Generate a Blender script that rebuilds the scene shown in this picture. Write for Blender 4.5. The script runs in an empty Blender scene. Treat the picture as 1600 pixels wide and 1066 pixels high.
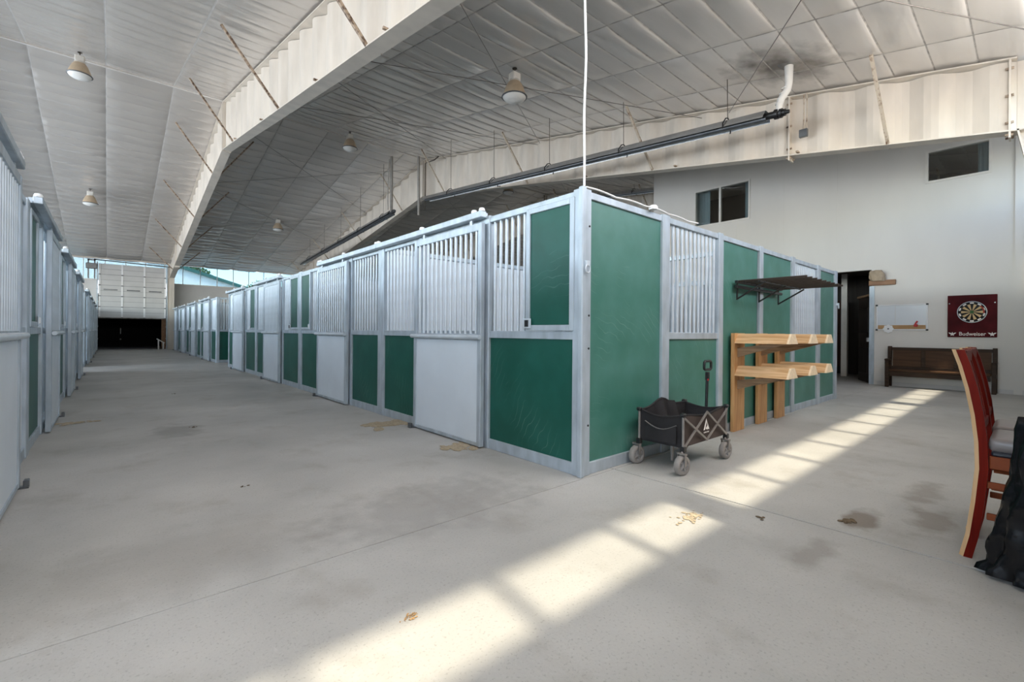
import bpy, bmesh, math, random
from mathutils import noise as mn
from math import sin, cos, pi, tan, atan2, sqrt
from mathutils import Vector, Matrix
random.seed(7)
S = bpy.context.scene
COL = S.collection

# ------------------------------------------------------------------ camera, sky, sun, daylight, exposure
YAW, ROLL, FPX, CY, CAMZ = 0.720321, 0.00826, 718.22, 519.5, 1.1774
cd = bpy.data.cameras.new('camera'); cam = bpy.data.objects.new('camera', cd); COL.objects.link(cam)
_F = Vector((sin(YAW), cos(YAW), 0)); _R = Vector((cos(YAW), -sin(YAW), 0)); _U = Vector((0, 0, 1))
_c, _s = cos(ROLL), sin(ROLL)
_X = _R * _c + _U * _s; _Y = _U * _c - _R * _s; _Z = -_F
cam.matrix_world = Matrix(((_X.x, _Y.x, _Z.x, 0), (_X.y, _Y.y, _Z.y, 0), (_X.z, _Y.z, _Z.z, CAMZ), (0, 0, 0, 1)))
cd.sensor_width = 36.0; cd.lens = 36.0 * FPX / 1600.0; cd.shift_y = -(533 - CY) / 1600.0
cd.clip_start = 0.05; cd.clip_end = 500
S.camera = cam

SUN_EL = math.radians(61.3)
SUN_DX = 0.15
w = bpy.data.worlds.new('sky'); S.world = w; w.use_nodes = True
nt = w.node_tree; bg = nt.nodes['Background']
sk = nt.nodes.new('ShaderNodeTexSky'); sk.sky_type = 'NISHITA'; sk.sun_disc = False
sk.sun_elevation = SUN_EL; sk.sun_rotation = math.radians(180); sk.air_density = 1.0; sk.dust_density = 1.0; sk.ozone_density = 1.0
nt.links.new(sk.outputs[0], bg.inputs[0]); bg.inputs[1].default_value = 0.88

sl = bpy.data.lights.new('sun', 'SUN'); sun = bpy.data.objects.new('sun', sl); COL.objects.link(sun)
sl.energy = 4.9; sl.angle = math.radians(1.6); sl.color = (1.0, 0.84, 0.65)
_d = Vector((SUN_DX, 1, -tan(SUN_EL) * sqrt(1 + SUN_DX ** 2))).normalized()
sun.rotation_euler = _d.to_track_quat('-Z', 'Y').to_euler()

def area(name, loc, direction, sx, sy, energy, col, portal=False):
    l = bpy.data.lights.new(name, 'AREA'); l.shape = 'RECTANGLE'; l.size = sx; l.size_y = sy; l.energy = energy; l.color = col
    l.cycles.is_portal = portal
    o = bpy.data.objects.new(name, l); COL.objects.link(o); o.location = loc
    o.rotation_euler = Vector(direction).to_track_quat('-Z', 'Y').to_euler()
    return o
# daylight entering by the glazed strips under both eaves plus an added west fill lamp
area('near_clerestory_daylight', (2.6, -0.80, 4.45), (0, 1, 0.10), 11.0, 1.1, 225, (1.0, 0.91, 0.82))
area('west_fill_light', (-9.0, 15.0, 3.3), (1, 0, 0.0), 30.0, 3.0, 1650, (0.85, 0.935, 1.0))
area('far_clerestory_portal', (7.0, 34.9, 4.45), (0, -1, 0), 34.0, 1.2, 1, (1, 1, 1), True)
area('near_clerestory_portal', (7.0, -1.1, 4.45), (0, 1, 0), 34.0, 1.2, 1, (1, 1, 1), True)
S.view_settings.view_transform = 'Standard'; S.view_settings.look = 'None'
S.view_settings.gamma = 1.0; S.view_settings.use_curve_mapping = False
S.view_settings.exposure = 0.53
try:
    S.cycles.diffuse_bounces = 6; S.cycles.max_bounces = 12; S.cycles.transparent_max_bounces = 16
except Exception:
    pass

# ------------------------------------------------------------------ materials
def mat(name, col, rough=0.5, metal=0.0, spec=0.5, var=0.0, vscale=4.0, bump=0.0, bscale=40.0, col2=None, stretch=(1, 1, 1), detail=4.0, thresh=None):
    m = bpy.data.materials.new(name); m.use_nodes = True
    t = m.node_tree; b = t.nodes['Principled BSDF']; L = t.links.new
    b.inputs['Base Color'].default_value = (*col, 1); b.inputs['Roughness'].default_value = rough
    b.inputs['Metallic'].default_value = metal; b.inputs['Specular IOR Level'].default_value = spec
    if var or bump or col2:
        tc = t.nodes.new('ShaderNodeTexCoord'); mp = t.nodes.new('ShaderNodeMapping'); mp.inputs['Scale'].default_value = stretch
        L(tc.outputs['Object'], mp.inputs[0])
    if var or col2:
        n = t.nodes.new('ShaderNodeTexNoise'); n.inputs['Scale'].default_value = vscale; n.inputs['Detail'].default_value = detail
        L(mp.outputs[0], n.inputs['Vector'])
        r = t.nodes.new('ShaderNodeValToRGB')
        c2 = col2 if col2 else tuple(min(1, c * (1 + var)) for c in col)
        c1 = col if col2 else tuple(c * (1 - var) for c in col)
        r.color_ramp.elements[0].color = (*c1, 1); r.color_ramp.elements[1].color = (*c2, 1)
        a, z = thresh if thresh else (0.3, 0.7)
        r.color_ramp.elements[0].position = a; r.color_ramp.elements[1].position = z
        L(n.outputs[0], r.inputs[0]); L(r.outputs[0], b.inputs['Base Color'])
    if bump:
        n2 = t.nodes.new('ShaderNodeTexNoise'); n2.inputs['Scale'].default_value = bscale; n2.inputs['Detail'].default_value = 3
        L(mp.outputs[0], n2.inputs['Vector'])
        bp = t.nodes.new('ShaderNodeBump'); bp.inputs['Strength'].default_value = bump; bp.inputs['Distance'].default_value = 0.02
        L(n2.outputs[0], bp.inputs['Height']); L(bp.outputs[0], b.inputs['Normal'])
    return m

def glass_mat(name, tint=(0.95, 0.98, 0.98), gloss=0.06):
    m = bpy.data.materials.new(name); m.use_nodes = True; t = m.node_tree
    for n in list(t.nodes):
        if n.type != 'OUTPUT_MATERIAL': t.nodes.remove(n)
    out = [n for n in t.nodes if n.type == 'OUTPUT_MATERIAL'][0]
    tr = t.nodes.new('ShaderNodeBsdfTransparent'); tr.inputs[0].default_value = (*tint, 1)
    gl = t.nodes.new('ShaderNodeBsdfGlossy'); gl.inputs['Roughness'].default_value = 0.03
    mx = t.nodes.new('ShaderNodeMixShader'); mx.inputs[0].default_value = gloss
    t.links.new(tr.outputs[0], mx.inputs[1]); t.links.new(gl.outputs[0], mx.inputs[2]); t.links.new(mx.outputs[0], out.inputs[0])
    return m

def concrete():
    m = bpy.data.materials.new('concrete'); m.use_nodes = True; t = m.node_tree; b = t.nodes['Principled BSDF']; L = t.links.new
    tc = t.nodes.new('ShaderNodeTexCoord')
    def noise(sc, det=5, stretch=None, rough=0.55):
        n = t.nodes.new('ShaderNodeTexNoise'); n.inputs['Scale'].default_value = sc; n.inputs['Detail'].default_value = det; n.inputs['Roughness'].default_value = rough
        if stretch:
            mp = t.nodes.new('ShaderNodeMapping'); mp.inputs['Scale'].default_value = stretch; L(tc.outputs['Object'], mp.inputs[0]); L(mp.outputs[0], n.inputs['Vector'])
        else: L(tc.outputs['Object'], n.inputs['Vector'])
        return n.outputs[0]
    def ramp(src, p0, c0, p1, c1):
        r = t.nodes.new('ShaderNodeValToRGB'); e = r.color_ramp.elements
        e[0].position = p0; e[0].color = (*c0, 1); e[1].position = p1; e[1].color = (*c1, 1); L(src, r.inputs[0]); return r.outputs[0]
    def mix(f, a, bb, mode='MIX'):
        x = t.nodes.new('ShaderNodeMix'); x.data_type = 'RGBA'; x.blend_type = mode
        if isinstance(f, float): x.inputs[0].default_value = f
        else: L(f, x.inputs[0])
        for i, v in ((6, a), (7, bb)):
            if isinstance(v, tuple): x.inputs[i].default_value = (*v, 1)
            else: L(v, x.inputs[i])
        return x.outputs[2]
    base = ramp(noise(0.7, 6), 0.34, (0.375, 0.370, 0.352), 0.68, (0.51, 0.50, 0.475))
    blot = ramp(noise(1.9, 7, (1, 0.8, 1), 0.65), 0.54, (1, 1, 1), 0.74, (0.79, 0.76, 0.72))
    c = mix(1.0, base, blot, 'MULTIPLY')
    spk = ramp(noise(80, 3), 0.58, (0, 0, 0), 0.68, (1, 1, 1))
    c = mix(mix(0.62, spk, (0, 0, 0)), c, (0.19, 0.18, 0.165))
    scr = ramp(noise(7, 4, (3.5, 0.8, 1), 0.7), 0.66, (0, 0, 0), 0.72, (1, 1, 1))
    c = mix(mix(0.60, scr, (0, 0, 0)), c, (0.60, 0.58, 0.54))
    # dried stains with their own outlines, each at its place on the slab
    wob = t.nodes.new('ShaderNodeTexNoise'); wob.inputs['Scale'].default_value = 6; wob.inputs['Detail'].default_value = 4; L(tc.outputs['Object'], wob.inputs['Vector'])
    sepx = t.nodes.new('ShaderNodeSeparateXYZ'); L(tc.outputs['Object'], sepx.inputs[0])
    def M(op, a, bb=None):
        q = t.nodes.new('ShaderNodeMath'); q.operation = op
        for i, v in ((0, a), (1, bb)):
            if v is None: continue
            if isinstance(v, (int, float)): q.inputs[i].default_value = v
            else: L(v, q.inputs[i])
        return q.outputs[0]
    for (x, y, rx, ry, col, s) in ((3.62, 0.72, .30, .11, (0.15, 0.115, 0.085), .75), (3.95, 0.42, .34, .14, (0.20, 0.165, 0.13), .6), (2.85, .78, .35, .10, (0.20, 0.18, 0.155), .5),
                                   (0.62, 6.6, .30, .5, (0.2, 0.185, 0.165), .55), (0.35, 2.9, .7, .5, (0.26, 0.24, 0.21), .22), (1.7, 2.7, .9, .5, (0.235, 0.225, 0.21), .4),
                                   (4.6, .55, .5, .12, (0.20, 0.165, 0.13), .5)):
        dx = M('DIVIDE', M('SUBTRACT', sepx.outputs[0], x), rx); dy = M('DIVIDE', M('SUBTRACT', sepx.outputs[1], y), ry)
        d = M('ADD', M('SQRT', M('ADD', M('MULTIPLY', dx, dx), M('MULTIPLY', dy, dy))), M('MULTIPLY', M('SUBTRACT', wob.outputs[0], 0.5), 1.9))
        k = t.nodes.new('ShaderNodeMapRange'); k.inputs[1].default_value = 0.45; k.inputs[2].default_value = 1.0; k.inputs[3].default_value = s; k.inputs[4].default_value = 0; L(d, k.inputs[0])
        c = mix(k.outputs[0], c, col)
    L(c, b.inputs['Base Color'])
    rr = t.nodes.new('ShaderNodeMapRange'); rr.inputs[3].default_value = 0.42; rr.inputs[4].default_value = 0.72; L(noise(2.2, 4), rr.inputs[0]); L(rr.outputs[0], b.inputs['Roughness'])
    b.inputs['Specular IOR Level'].default_value = 0.42
    bp = t.nodes.new('ShaderNodeBump'); bp.inputs['Strength'].default_value = 0.12; bp.inputs['Distance'].default_value = 0.01; L(noise(60, 3), bp.inputs['Height']); L(bp.outputs[0], b.inputs['Normal'])
    return m

def green_board(name, ca, cb, rough, spec, scr):
    m = bpy.data.materials.new(name); m.use_nodes = True; t = m.node_tree; b = t.nodes['Principled BSDF']; L = t.links.new
    tc = t.nodes.new('ShaderNodeTexCoord')
    n = t.nodes.new('ShaderNodeTexNoise'); n.inputs['Scale'].default_value = 3.0; n.inputs['Detail'].default_value = 6; L(tc.outputs['Object'], n.inputs['Vector'])
    r = t.nodes.new('ShaderNodeValToRGB'); e = r.color_ramp.elements; e[0].position = .35; e[0].color = (*ca, 1); e[1].position = .75; e[1].color = (*cb, 1); L(n.outputs[0], r.inputs[0])
    # rubbed swirl scratches: distorted rings seen only where a coarse noise lets them
    wv = t.nodes.new('ShaderNodeTexWave'); wv.wave_type = 'RINGS'; wv.rings_direction = 'SPHERICAL'; wv.inputs['Scale'].default_value = 4.2; wv.inputs['Distortion'].default_value = 8; wv.inputs['Detail'].default_value = 2; wv.inputs['Detail Scale'].default_value = 0.9
    L(tc.outputs['Object'], wv.inputs['Vector'])
    r2 = t.nodes.new('ShaderNodeValToRGB'); e = r2.color_ramp.elements; e[0].position = .972; e[0].color = (0, 0, 0, 1); e[1].position = 1.0; e[1].color = (1, 1, 1, 1); L(wv.outputs[1], r2.inputs[0])
    n3 = t.nodes.new('ShaderNodeTexNoise'); n3.inputs['Scale'].default_value = 2.1; n3.inputs['Detail'].default_value = 5; L(tc.outputs['Object'], n3.inputs['Vector'])
    r3 = t.nodes.new('ShaderNodeValToRGB'); e = r3.color_ramp.elements; e[0].position = .52; e[0].color = (0, 0, 0, 1); e[1].position = .72; e[1].color = (scr, scr, scr, 1); L(n3.outputs[0], r3.inputs[0])
    mu = t.nodes.new('ShaderNodeMath'); mu.operation = 'MULTIPLY'; L(r2.outputs[0], mu.inputs[0]); L(r3.outputs[0], mu.inputs[1])
    mx = t.nodes.new('ShaderNodeMix'); mx.data_type = 'RGBA'; L(mu.outputs[0], mx.inputs[0]); L(r.outputs[0], mx.inputs[6]); mx.inputs[7].default_value = (0.42, 0.55, 0.48, 1)
    L(mx.outputs[2], b.inputs['Base Color']); b.inputs['Roughness'].default_value = rough; b.inputs['Specular IOR Level'].default_value = spec
    return m

def wood_mat(name, c1, c2, axis, scale=9.0, rough=0.5, spec=0.4):
    m = bpy.data.materials.new(name); m.use_nodes = True; t = m.node_tree; b = t.nodes['Principled BSDF']; L = t.links.new
    tc = t.nodes.new('ShaderNodeTexCoord'); mp = t.nodes.new('ShaderNodeMapping')
    sc = [1, 1, 1]; sc[axis] = 0.09; mp.inputs['Scale'].default_value = sc; L(tc.outputs['Object'], mp.inputs[0])
    n = t.nodes.new('ShaderNodeTexNoise'); n.inputs['Scale'].default_value = scale * 2.5; n.inputs['Detail'].default_value = 6; n.inputs['Distortion'].default_value = 1.2; L(mp.outputs[0], n.inputs['Vector'])
    r = t.nodes.new('ShaderNodeValToRGB'); e = r.color_ramp.elements; e[0].position = .34; e[0].color = (*c1, 1); e[1].position = .68; e[1].color = (*c2, 1); L(n.outputs[0], r.inputs[0]); L(r.outputs[0], b.inputs['Base Color'])
    b.inputs['Roughness'].default_value = rough; b.inputs['Specular IOR Level'].default_value = spec
    return m

def insulation(name, col, rough, metal, bump):
    m = mat(name, col, rough, metal, 0.5, var=0.05, vscale=0.7, bump=bump, bscale=2.3, stretch=(.55, 2.1, 1)); t = m.node_tree; L = t.links.new; b = t.nodes['Principled BSDF']
    old = b.inputs['Base Color'].links[0].from_socket
    tc = t.nodes.new('ShaderNodeTexCoord'); nz = t.nodes.new('ShaderNodeTexNoise'); nz.inputs['Scale'].default_value = 3; nz.inputs['Detail'].default_value = 5; L(tc.outputs['Object'], nz.inputs[0])
    mp = t.nodes.new('ShaderNodeMapping'); mp.inputs['Location'].default_value = (-8.70, -2.93, 0); mp.inputs['Scale'].default_value = (1, 1, 0); L(tc.outputs['Object'], mp.inputs[0])
    ln = t.nodes.new('ShaderNodeVectorMath'); ln.operation = 'LENGTH'; L(mp.outputs[0], ln.inputs[0])
    ad = t.nodes.new('ShaderNodeMath'); ad.operation = 'MULTIPLY_ADD'; L(nz.outputs[0], ad.inputs[0]); ad.inputs[1].default_value = -1.1; L(ln.outputs['Value'], ad.inputs[2])
    mr = t.nodes.new('ShaderNodeMapRange'); mr.inputs[1].default_value = -.42; mr.inputs[2].default_value = .35; mr.inputs[3].default_value = .92; mr.inputs[4].default_value = 0; L(ad.outputs[0], mr.inputs[0])
    mx = t.nodes.new('ShaderNodeMix'); mx.data_type = 'RGBA'; L(mr.outputs[0], mx.inputs[0]); L(old, mx.inputs[6]); mx.inputs[7].default_value = (.06, .052, .045, 1); L(mx.outputs[2], b.inputs['Base Color'])
    return m

M_ = dict(
    conc=concrete(), green=green_board('green_board', (0.006, 0.078, 0.056), (0.012, 0.104, 0.078), .40, .32, .22), green_sheen=green_board('sheen_green_board', (0.032, 0.150, 0.112), (0.066, 0.205, 0.170), .46, .75, .30),  # second green is lighter: glossy window sheen painted into the end-wall colour
    galv=mat('galvanised_steel', (0.43, 0.49, 0.54), 0.42, 0.30, 0.5, var=0.16, vscale=9, stretch=(1, 1, .35)),
    galv_bar=mat('galvanised_bar', (0.58, 0.64, 0.69), 0.40, 0.25, 0.5, var=0.1, vscale=6),
    white_board=mat('white_board', (0.64, 0.705, 0.76), 0.42, 0, 0.5, var=0.06, vscale=1.4),
    cream=mat('cream_painted_steel', (0.68, 0.615, 0.535), 0.48, 0, 0.4, var=0.10, vscale=3, stretch=(1, 1, .3)),
    cream_dirty=mat('rusty_cream_steel', (0.58, 0.50, 0.40), 0.6, 0, 0.3, col2=(0.17, 0.09, 0.05), vscale=14, thresh=(.52, .72), stretch=(1, 1, .6)),
    rust=mat('rusty_angle', (0.46, 0.36, 0.27), 0.65, 0, 0.3, col2=(0.10, 0.06, 0.04), vscale=16, thresh=(.42, .62)),
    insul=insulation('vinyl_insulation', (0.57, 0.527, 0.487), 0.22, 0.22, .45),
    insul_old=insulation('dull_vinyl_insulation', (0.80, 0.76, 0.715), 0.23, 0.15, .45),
    seam=mat('taped_seam', (0.44, 0.415, 0.385), 0.5, 0, .3, var=.3, vscale=8), seam_l=mat('pale_taped_seam', (0.50, 0.48, 0.46), 0.4, 0, .4, var=.12, vscale=6),
    joint=mat('joint_filler', (0.045, 0.042, 0.038), 0.9, 0, .1, var=.3, vscale=8),
    soot=mat('soot_flashing', (0.22, 0.205, 0.19), 0.6, 0, 0.3, var=.4, vscale=5),
    wall=mat('white_wallboard', (0.70, 0.672, 0.628), 0.6, 0, 0.3, var=0.035, vscale=1.2, stretch=(1, 1, .4)),
    wall_grey=mat('grey_wall_panel', (0.60, 0.585, 0.57), 0.6, 0, 0.3, var=0.04, vscale=1.5),
    door_white=mat('white_door_panel', (0.54, 0.535, 0.525), 0.5, 0, 0.4, var=0.05, vscale=2),
    white=mat('white_plastic', (0.80, 0.80, 0.80), 0.4),
    white_paint=mat('white_trim_paint', (0.72, 0.69, 0.64), 0.5, var=.06, vscale=5),
    black=mat('black_steel', (0.012, 0.012, 0.013), 0.38, 0, 0.5),
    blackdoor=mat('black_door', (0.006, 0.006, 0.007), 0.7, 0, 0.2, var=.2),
    grey_metal=mat('grey_metal', (0.16, 0.17, 0.18), 0.35, 0.7, 0.5, var=.15, vscale=8),
    alum=mat('aluminium_reflector', (0.60, 0.60, 0.60), 0.25, 0.85, 0.5, var=.08),
    aged=mat('aged_reflector', (0.56, 0.44, 0.31), 0.42, 0.25, 0.5, var=.12, vscale=6),
    lens=mat('prismatic_lens', (0.82, 0.81, 0.78), 0.25, 0, 0.5, bump=.2, bscale=60),
    pine0=wood_mat('pine_upright', (0.46, 0.23, 0.085), (0.66, 0.38, 0.17), 2, 8),
    pine1=wood_mat('pine_board', (0.50, 0.28, 0.12), (0.72, 0.48, 0.27), 1, 8),
    pine_end=mat('pine_end_grain', (0.80, 0.64, 0.44), 0.7, var=.1, vscale=30),
    oldwood=wood_mat('weathered_support', (0.20, 0.12, 0.065), (0.33, 0.21, 0.12), 1, 9),
    plank=wood_mat('brown_plank', (0.20, 0.095, 0.045), (0.34, 0.18, 0.09), 1, 8),
    oak=wood_mat('oak_strip', (0.36, 0.20, 0.08), (0.50, 0.30, 0.14), 1, 8),
    darkwood=wood_mat('dark_stained_wood', (0.030, 0.017, 0.010), (0.058, 0.034, 0.020), 1, 6, 0.5, .18),
    darkpanel=wood_mat('brown_bench_panel', (0.062, 0.030, 0.015), (0.10, 0.052, 0.026), 1, 4, 0.5, .18),
    cherry=wood_mat('cherry_wood', (0.085, 0.004, 0.002), (0.15, 0.010, 0.004), 2, 5, 0.42, .05),
    cherry_h=wood_mat('cherry_rail', (0.16, 0.036, 0.012), (0.26, 0.07, 0.024), 1, 5, 0.42, .14),
    tan_edge=wood_mat('tan_leg_edge', (0.55, 0.33, 0.16), (0.70, 0.46, 0.26), 2, 5, 0.4),
    leather=mat('grey_vinyl_seat', (0.17, 0.15, 0.145), 0.38, 0, 0.5, var=.08),
    darkcloth=mat('dark_seat_band', (0.02, 0.022, 0.03), 0.5),
    tarp=mat('black_plastic_sheet', (0.003, 0.0033, 0.0045), 0.20, 0, 0.28, bump=.3, bscale=9),
    fabric=mat('black_canvas', (0.022, 0.020, 0.021), 0.75, 0, 0.3, var=.2, vscale=6, bump=.15, bscale=30),
    fabric_side=mat('faded_canvas', (0.070, 0.052, 0.046), 0.8, 0, 0.25, var=.15, vscale=8),
    tube=mat('dusty_tube', (0.24, 0.22, 0.205), 0.4, 0.3, 0.5, var=.2, vscale=10),
    tube_light=mat('dull_vent_pipe', (0.36, 0.34, 0.31), 0.5, 0.2, 0.4, var=.15, vscale=6),
    tyre=mat('dusty_tyre', (0.27, 0.25, 0.232), 0.8, 0, 0.2, var=.15, vscale=12),
    hub=mat('wheel_hub', (0.28, 0.27, 0.265), 0.6, 0, .3, var=.2, vscale=20),
    maroon=mat('maroon_board', (0.070, 0.005, 0.008), 0.6, 0, 0.12, var=.35, vscale=4),
    dart_tan=mat('dart_tan', (0.62, 0.44, 0.22), 0.7), dart_black=mat('dart_black', (0.012, 0.012, 0.012), 0.7),
    dart_green=mat('dart_green', (0.06, 0.17, 0.06), 0.7), dart_red=mat('dart_red', (0.42, 0.05, 0.03), 0.7), 
    print_white=mat('printed_white', (0.82, 0.78, 0.74), 0.6),
    glossboard=mat('whiteboard_face', (0.66, 0.69, 0.72), 0.22, 0, .5),
    red=mat('red_item', (0.45, 0.015, 0.02), 0.45),
    canvas_tan=mat('tan_cloth', (0.40, 0.315, 0.225), 0.85, 0, .2, var=.12, vscale=12, bump=.3, bscale=12),
    curtain=mat('blue_grey_curtain', (0.32, 0.40, 0.43), 0.8, 0, .2, var=.1, stretch=(1, 6, .2), vscale=8),
    inner=mat('dim_room_paint', (0.16, 0.115, 0.085), 0.8), inner_dark=mat('dark_panelling', (0.030, 0.022, 0.018), 0.7, var=.3, vscale=3, stretch=(1, 5, .3)),
    brownleaf=mat('dark_brown_door', (0.030, 0.021, 0.016), 0.45, var=.2, stretch=(4, 4, .3)),
    gravel=mat('pale_gravel', (0.42, 0.39, 0.34), 0.9, var=.15, vscale=2),
    barn_wall=mat('white_metal_siding', (0.80, 0.80, 0.79), 0.5, var=.03), teal=mat('teal_roof_trim', (0.035, 0.13, 0.115), 0.5),
    bark=mat('bark', (0.12, 0.08, 0.055), 0.9, var=.3, vscale=9), leaf=mat('leaf_green', (0.07, 0.13, 0.045), 0.7, var=.4, vscale=3),
    glass=glass_mat('window_glass'), tintglass=glass_mat('aqua_glazing', (.42, .49, .50), .05), dimglass=glass_mat('apartment_glass', (.9, .93, .93), .10),
    dust=mat('sawdust', (0.40, 0.33, 0.23), 0.9, var=.2, vscale=40), dung=mat('dry_dung', (0.42, 0.25, 0.10), 0.9, var=.3, vscale=30), dung2=mat('dark_dung', (0.12, 0.085, 0.05), 0.9, var=.3, vscale=30),
    rope=mat('white_cord', (0.78, 0.77, 0.75), 0.6), chain=mat('dark_chain', (0.10, 0.085, 0.07), 0.5, .6),
    pvc=mat('white_flue', (0.72, 0.70, 0.66), 0.45, var=.06),
)

# ------------------------------------------------------------------ mesh builder
class MB:
    def __init__(s): s.v = []; s.f = []; s.mi = []; s.smooth = []
    def poly(s, vs, fs, mi=0, sm=False):
        o = len(s.v); s.v += [tuple(v) for v in vs]
        for f in fs: s.f.append(tuple(i + o for i in f)); s.mi.append(mi); s.smooth.append(sm)
        return s
    def box(s, x0, x1, y0, y1, z0, z1, mi=0):
        if x0 > x1: x0, x1 = x1, x0
        if y0 > y1: y0, y1 = y1, y0
        if z0 > z1: z0, z1 = z1, z0
        return s.poly([(x0, y0, z0), (x1, y0, z0), (x1, y1, z0), (x0, y1, z0), (x0, y0, z1), (x1, y0, z1), (x1, y1, z1), (x0, y1, z1)],
                      [(0, 3, 2, 1), (4, 5, 6, 7), (0, 1, 5, 4), (1, 2, 6, 5), (2, 3, 7, 6), (3, 0, 4, 7)], mi)
    def bbox(s, x0, x1, y0, y1, z0, z1, b=0.006, mi=0):
        """box with chamfered long edges (all edges cut)"""
        if x0 > x1: x0, x1 = x1, x0
        if y0 > y1: y0, y1 = y1, y0
        if z0 > z1: z0, z1 = z1, z0
        b = min(b, (x1 - x0) * .45, (y1 - y0) * .45, (z1 - z0) * .45)
        bm = bmesh.new(); bmesh.ops.create_cube(bm, size=1)
        for v in bm.verts:
            v.co = Vector(((x0 + x1) / 2 + v.co.x * (x1 - x0), (y0 + y1) / 2 + v.co.y * (y1 - y0), (z0 + z1) / 2 + v.co.z * (z1 - z0)))
        bmesh.ops.bevel(bm, geom=list(bm.edges), offset=b, segments=1, affect='EDGES')
        bm.verts.index_update()
        s.poly([v.co[:] for v in bm.verts], [[v.index for v in f.verts] for f in bm.faces], mi); bm.free(); return s
    def tube(s, pts, r, n=8, mi=0, cap=True, closed=False):
        pts = [Vector(p) for p in pts]; N = len(pts); rs = r if isinstance(r, (list, tuple)) else [r] * N
        ring = []; up = None
        for i, p in enumerate(pts):
            if closed: d = pts[(i + 1) % N] - pts[i - 1]
            else: d = pts[min(i + 1, N - 1)] - pts[max(i - 1, 0)]
            d.normalize()
            if up is None:
                up = Vector((0, 0, 1)) if abs(d.z) < .9 else Vector((1, 0, 0))
            a = d.cross(up); a.normalize(); u2 = a.cross(d); up = u2
            ring.append([p + (a * cos(2 * pi * k / n) + u2 * sin(2 * pi * k / n)) * rs[i] for k in range(n)])
        vs = [v for q in ring for v in q]; fs = []
        for i in range(N if closed else N - 1):
            j = (i + 1) % N
            for k in range(n):
                k2 = (k + 1) % n; fs.append((i * n + k, i * n + k2, j * n + k2, j * n + k))
        s.poly(vs, fs, mi, n > 5)
        if cap and not closed:
            s.poly(ring[0], [tuple(range(n - 1, -1, -1))], mi); s.poly(ring[-1], [tuple(range(n))], mi)
        return s
    def beam(s, p, q, wx, wy, mi=0, up=(0, 0, 1)):
        """rectangular bar from p to q, wx across, wy along 'up'"""
        p = Vector(p); q = Vector(q); d = (q - p).normalized(); u = Vector(up)
        if abs(d.dot(u)) > .98: u = Vector((0, 1, 0))
        a = d.cross(u).normalized(); u = a.cross(d)
        vs = [e + a * sx * wx / 2 + u * sy * wy / 2 for e in (p, q) for sx, sy in ((-1, -1), (1, -1), (1, 1), (-1, 1))]
        return s.poly(vs, [(0, 1, 2, 3), (7, 6, 5, 4), (0, 4, 5, 1), (1, 5, 6, 2), (2, 6, 7, 3), (3, 7, 4, 0)], mi)
    def lathe(s, c, prof, n=24, mi=0, axis=2):
        vs = []
        for (r, z) in prof:
            for k in range(n):
                a, b = r * cos(2 * pi * k / n), r * sin(2 * pi * k / n)
                vs.append({2: (c[0] + a, c[1] + b, c[2] + z), 0: (c[0] + z, c[1] + a, c[2] + b), 1: (c[0] + b, c[1] + z, c[2] + a)}[axis])
        fs = [(i * n + k, i * n + (k + 1) % n, (i + 1) * n + (k + 1) % n, (i + 1) * n + k) for i in range(len(prof) - 1) for k in range(n)]
        return s.poly(vs, fs, mi, True)
    def prism(s, pts2, fn, a, b, mi=0):
        """extrude 2-D outline pts2; fn(u,v,t) -> xyz, t from a to b"""
        n = len(pts2); vs = [fn(u, v, t) for t in (a, b) for u, v in pts2]
        fs = [tuple(range(n - 1, -1, -1)), tuple(range(n, 2 * n))] + [(k, (k + 1) % n, n + (k + 1) % n, n + k) for k in range(n)]
        return s.poly(vs, fs, mi)
    def mesh(s, name, mats, off=(0, 0, 0)):
        me = bpy.data.meshes.new(name)
        me.from_pydata([(v[0] - off[0], v[1] - off[1], v[2] - off[2]) for v in s.v], [], s.f)
        if not isinstance(mats, (list, tuple)): mats = [mats]
        for m in mats: me.materials.append(m)
        me.polygons.foreach_set('material_index', s.mi); me.polygons.foreach_set('use_smooth', s.smooth)
        bm = bmesh.new(); bm.from_mesh(me); bmesh.ops.recalc_face_normals(bm, faces=bm.faces); bm.to_mesh(me); bm.free()
        me.update(); return me
    def build(s, name, mats, parent=None, loc=None):
        base = wloc(parent) if parent is not None else Vector((0, 0, 0))
        L = Vector(loc) if loc is not None else base
        o = bpy.data.objects.new(name, s.mesh(name, mats, L)); COL.objects.link(o)
        o.location = L - base
        if parent is not None: o.parent = parent
        return o
def wloc(o):
    v = Vector((0, 0, 0))
    while o is not None: v += Vector(o.location); o = o.parent
    return v
def tag(o, label=None, cat=None, group=None, kind=None):
    if label: o['label'] = label
    if cat: o['category'] = cat
    if group: o['group'] = group
    if kind: o['kind'] = kind
    return o
def thing(name, loc, label=None, cat=None, group=None, kind=None):
    o = bpy.data.objects.new(name, None); COL.objects.link(o); o.location = loc; o.empty_display_size = .1
    return tag(o, label, cat, group, kind)
def struct(name, label=None, cat=None, loc=(0, 0, 0)):
    return thing(name, loc, label, cat, None, 'structure')
def share(o, name, loc, parent):
    c = o.copy(); COL.objects.link(c); c.parent = parent; c.name = name; c.location = Vector(loc) - (wloc(parent)); return c
def copy_tree(o, parent=None):
    c = o.copy(); COL.objects.link(c); c.parent = parent
    for ch in list(o.children): copy_tree(ch, c)
    return c
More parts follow.
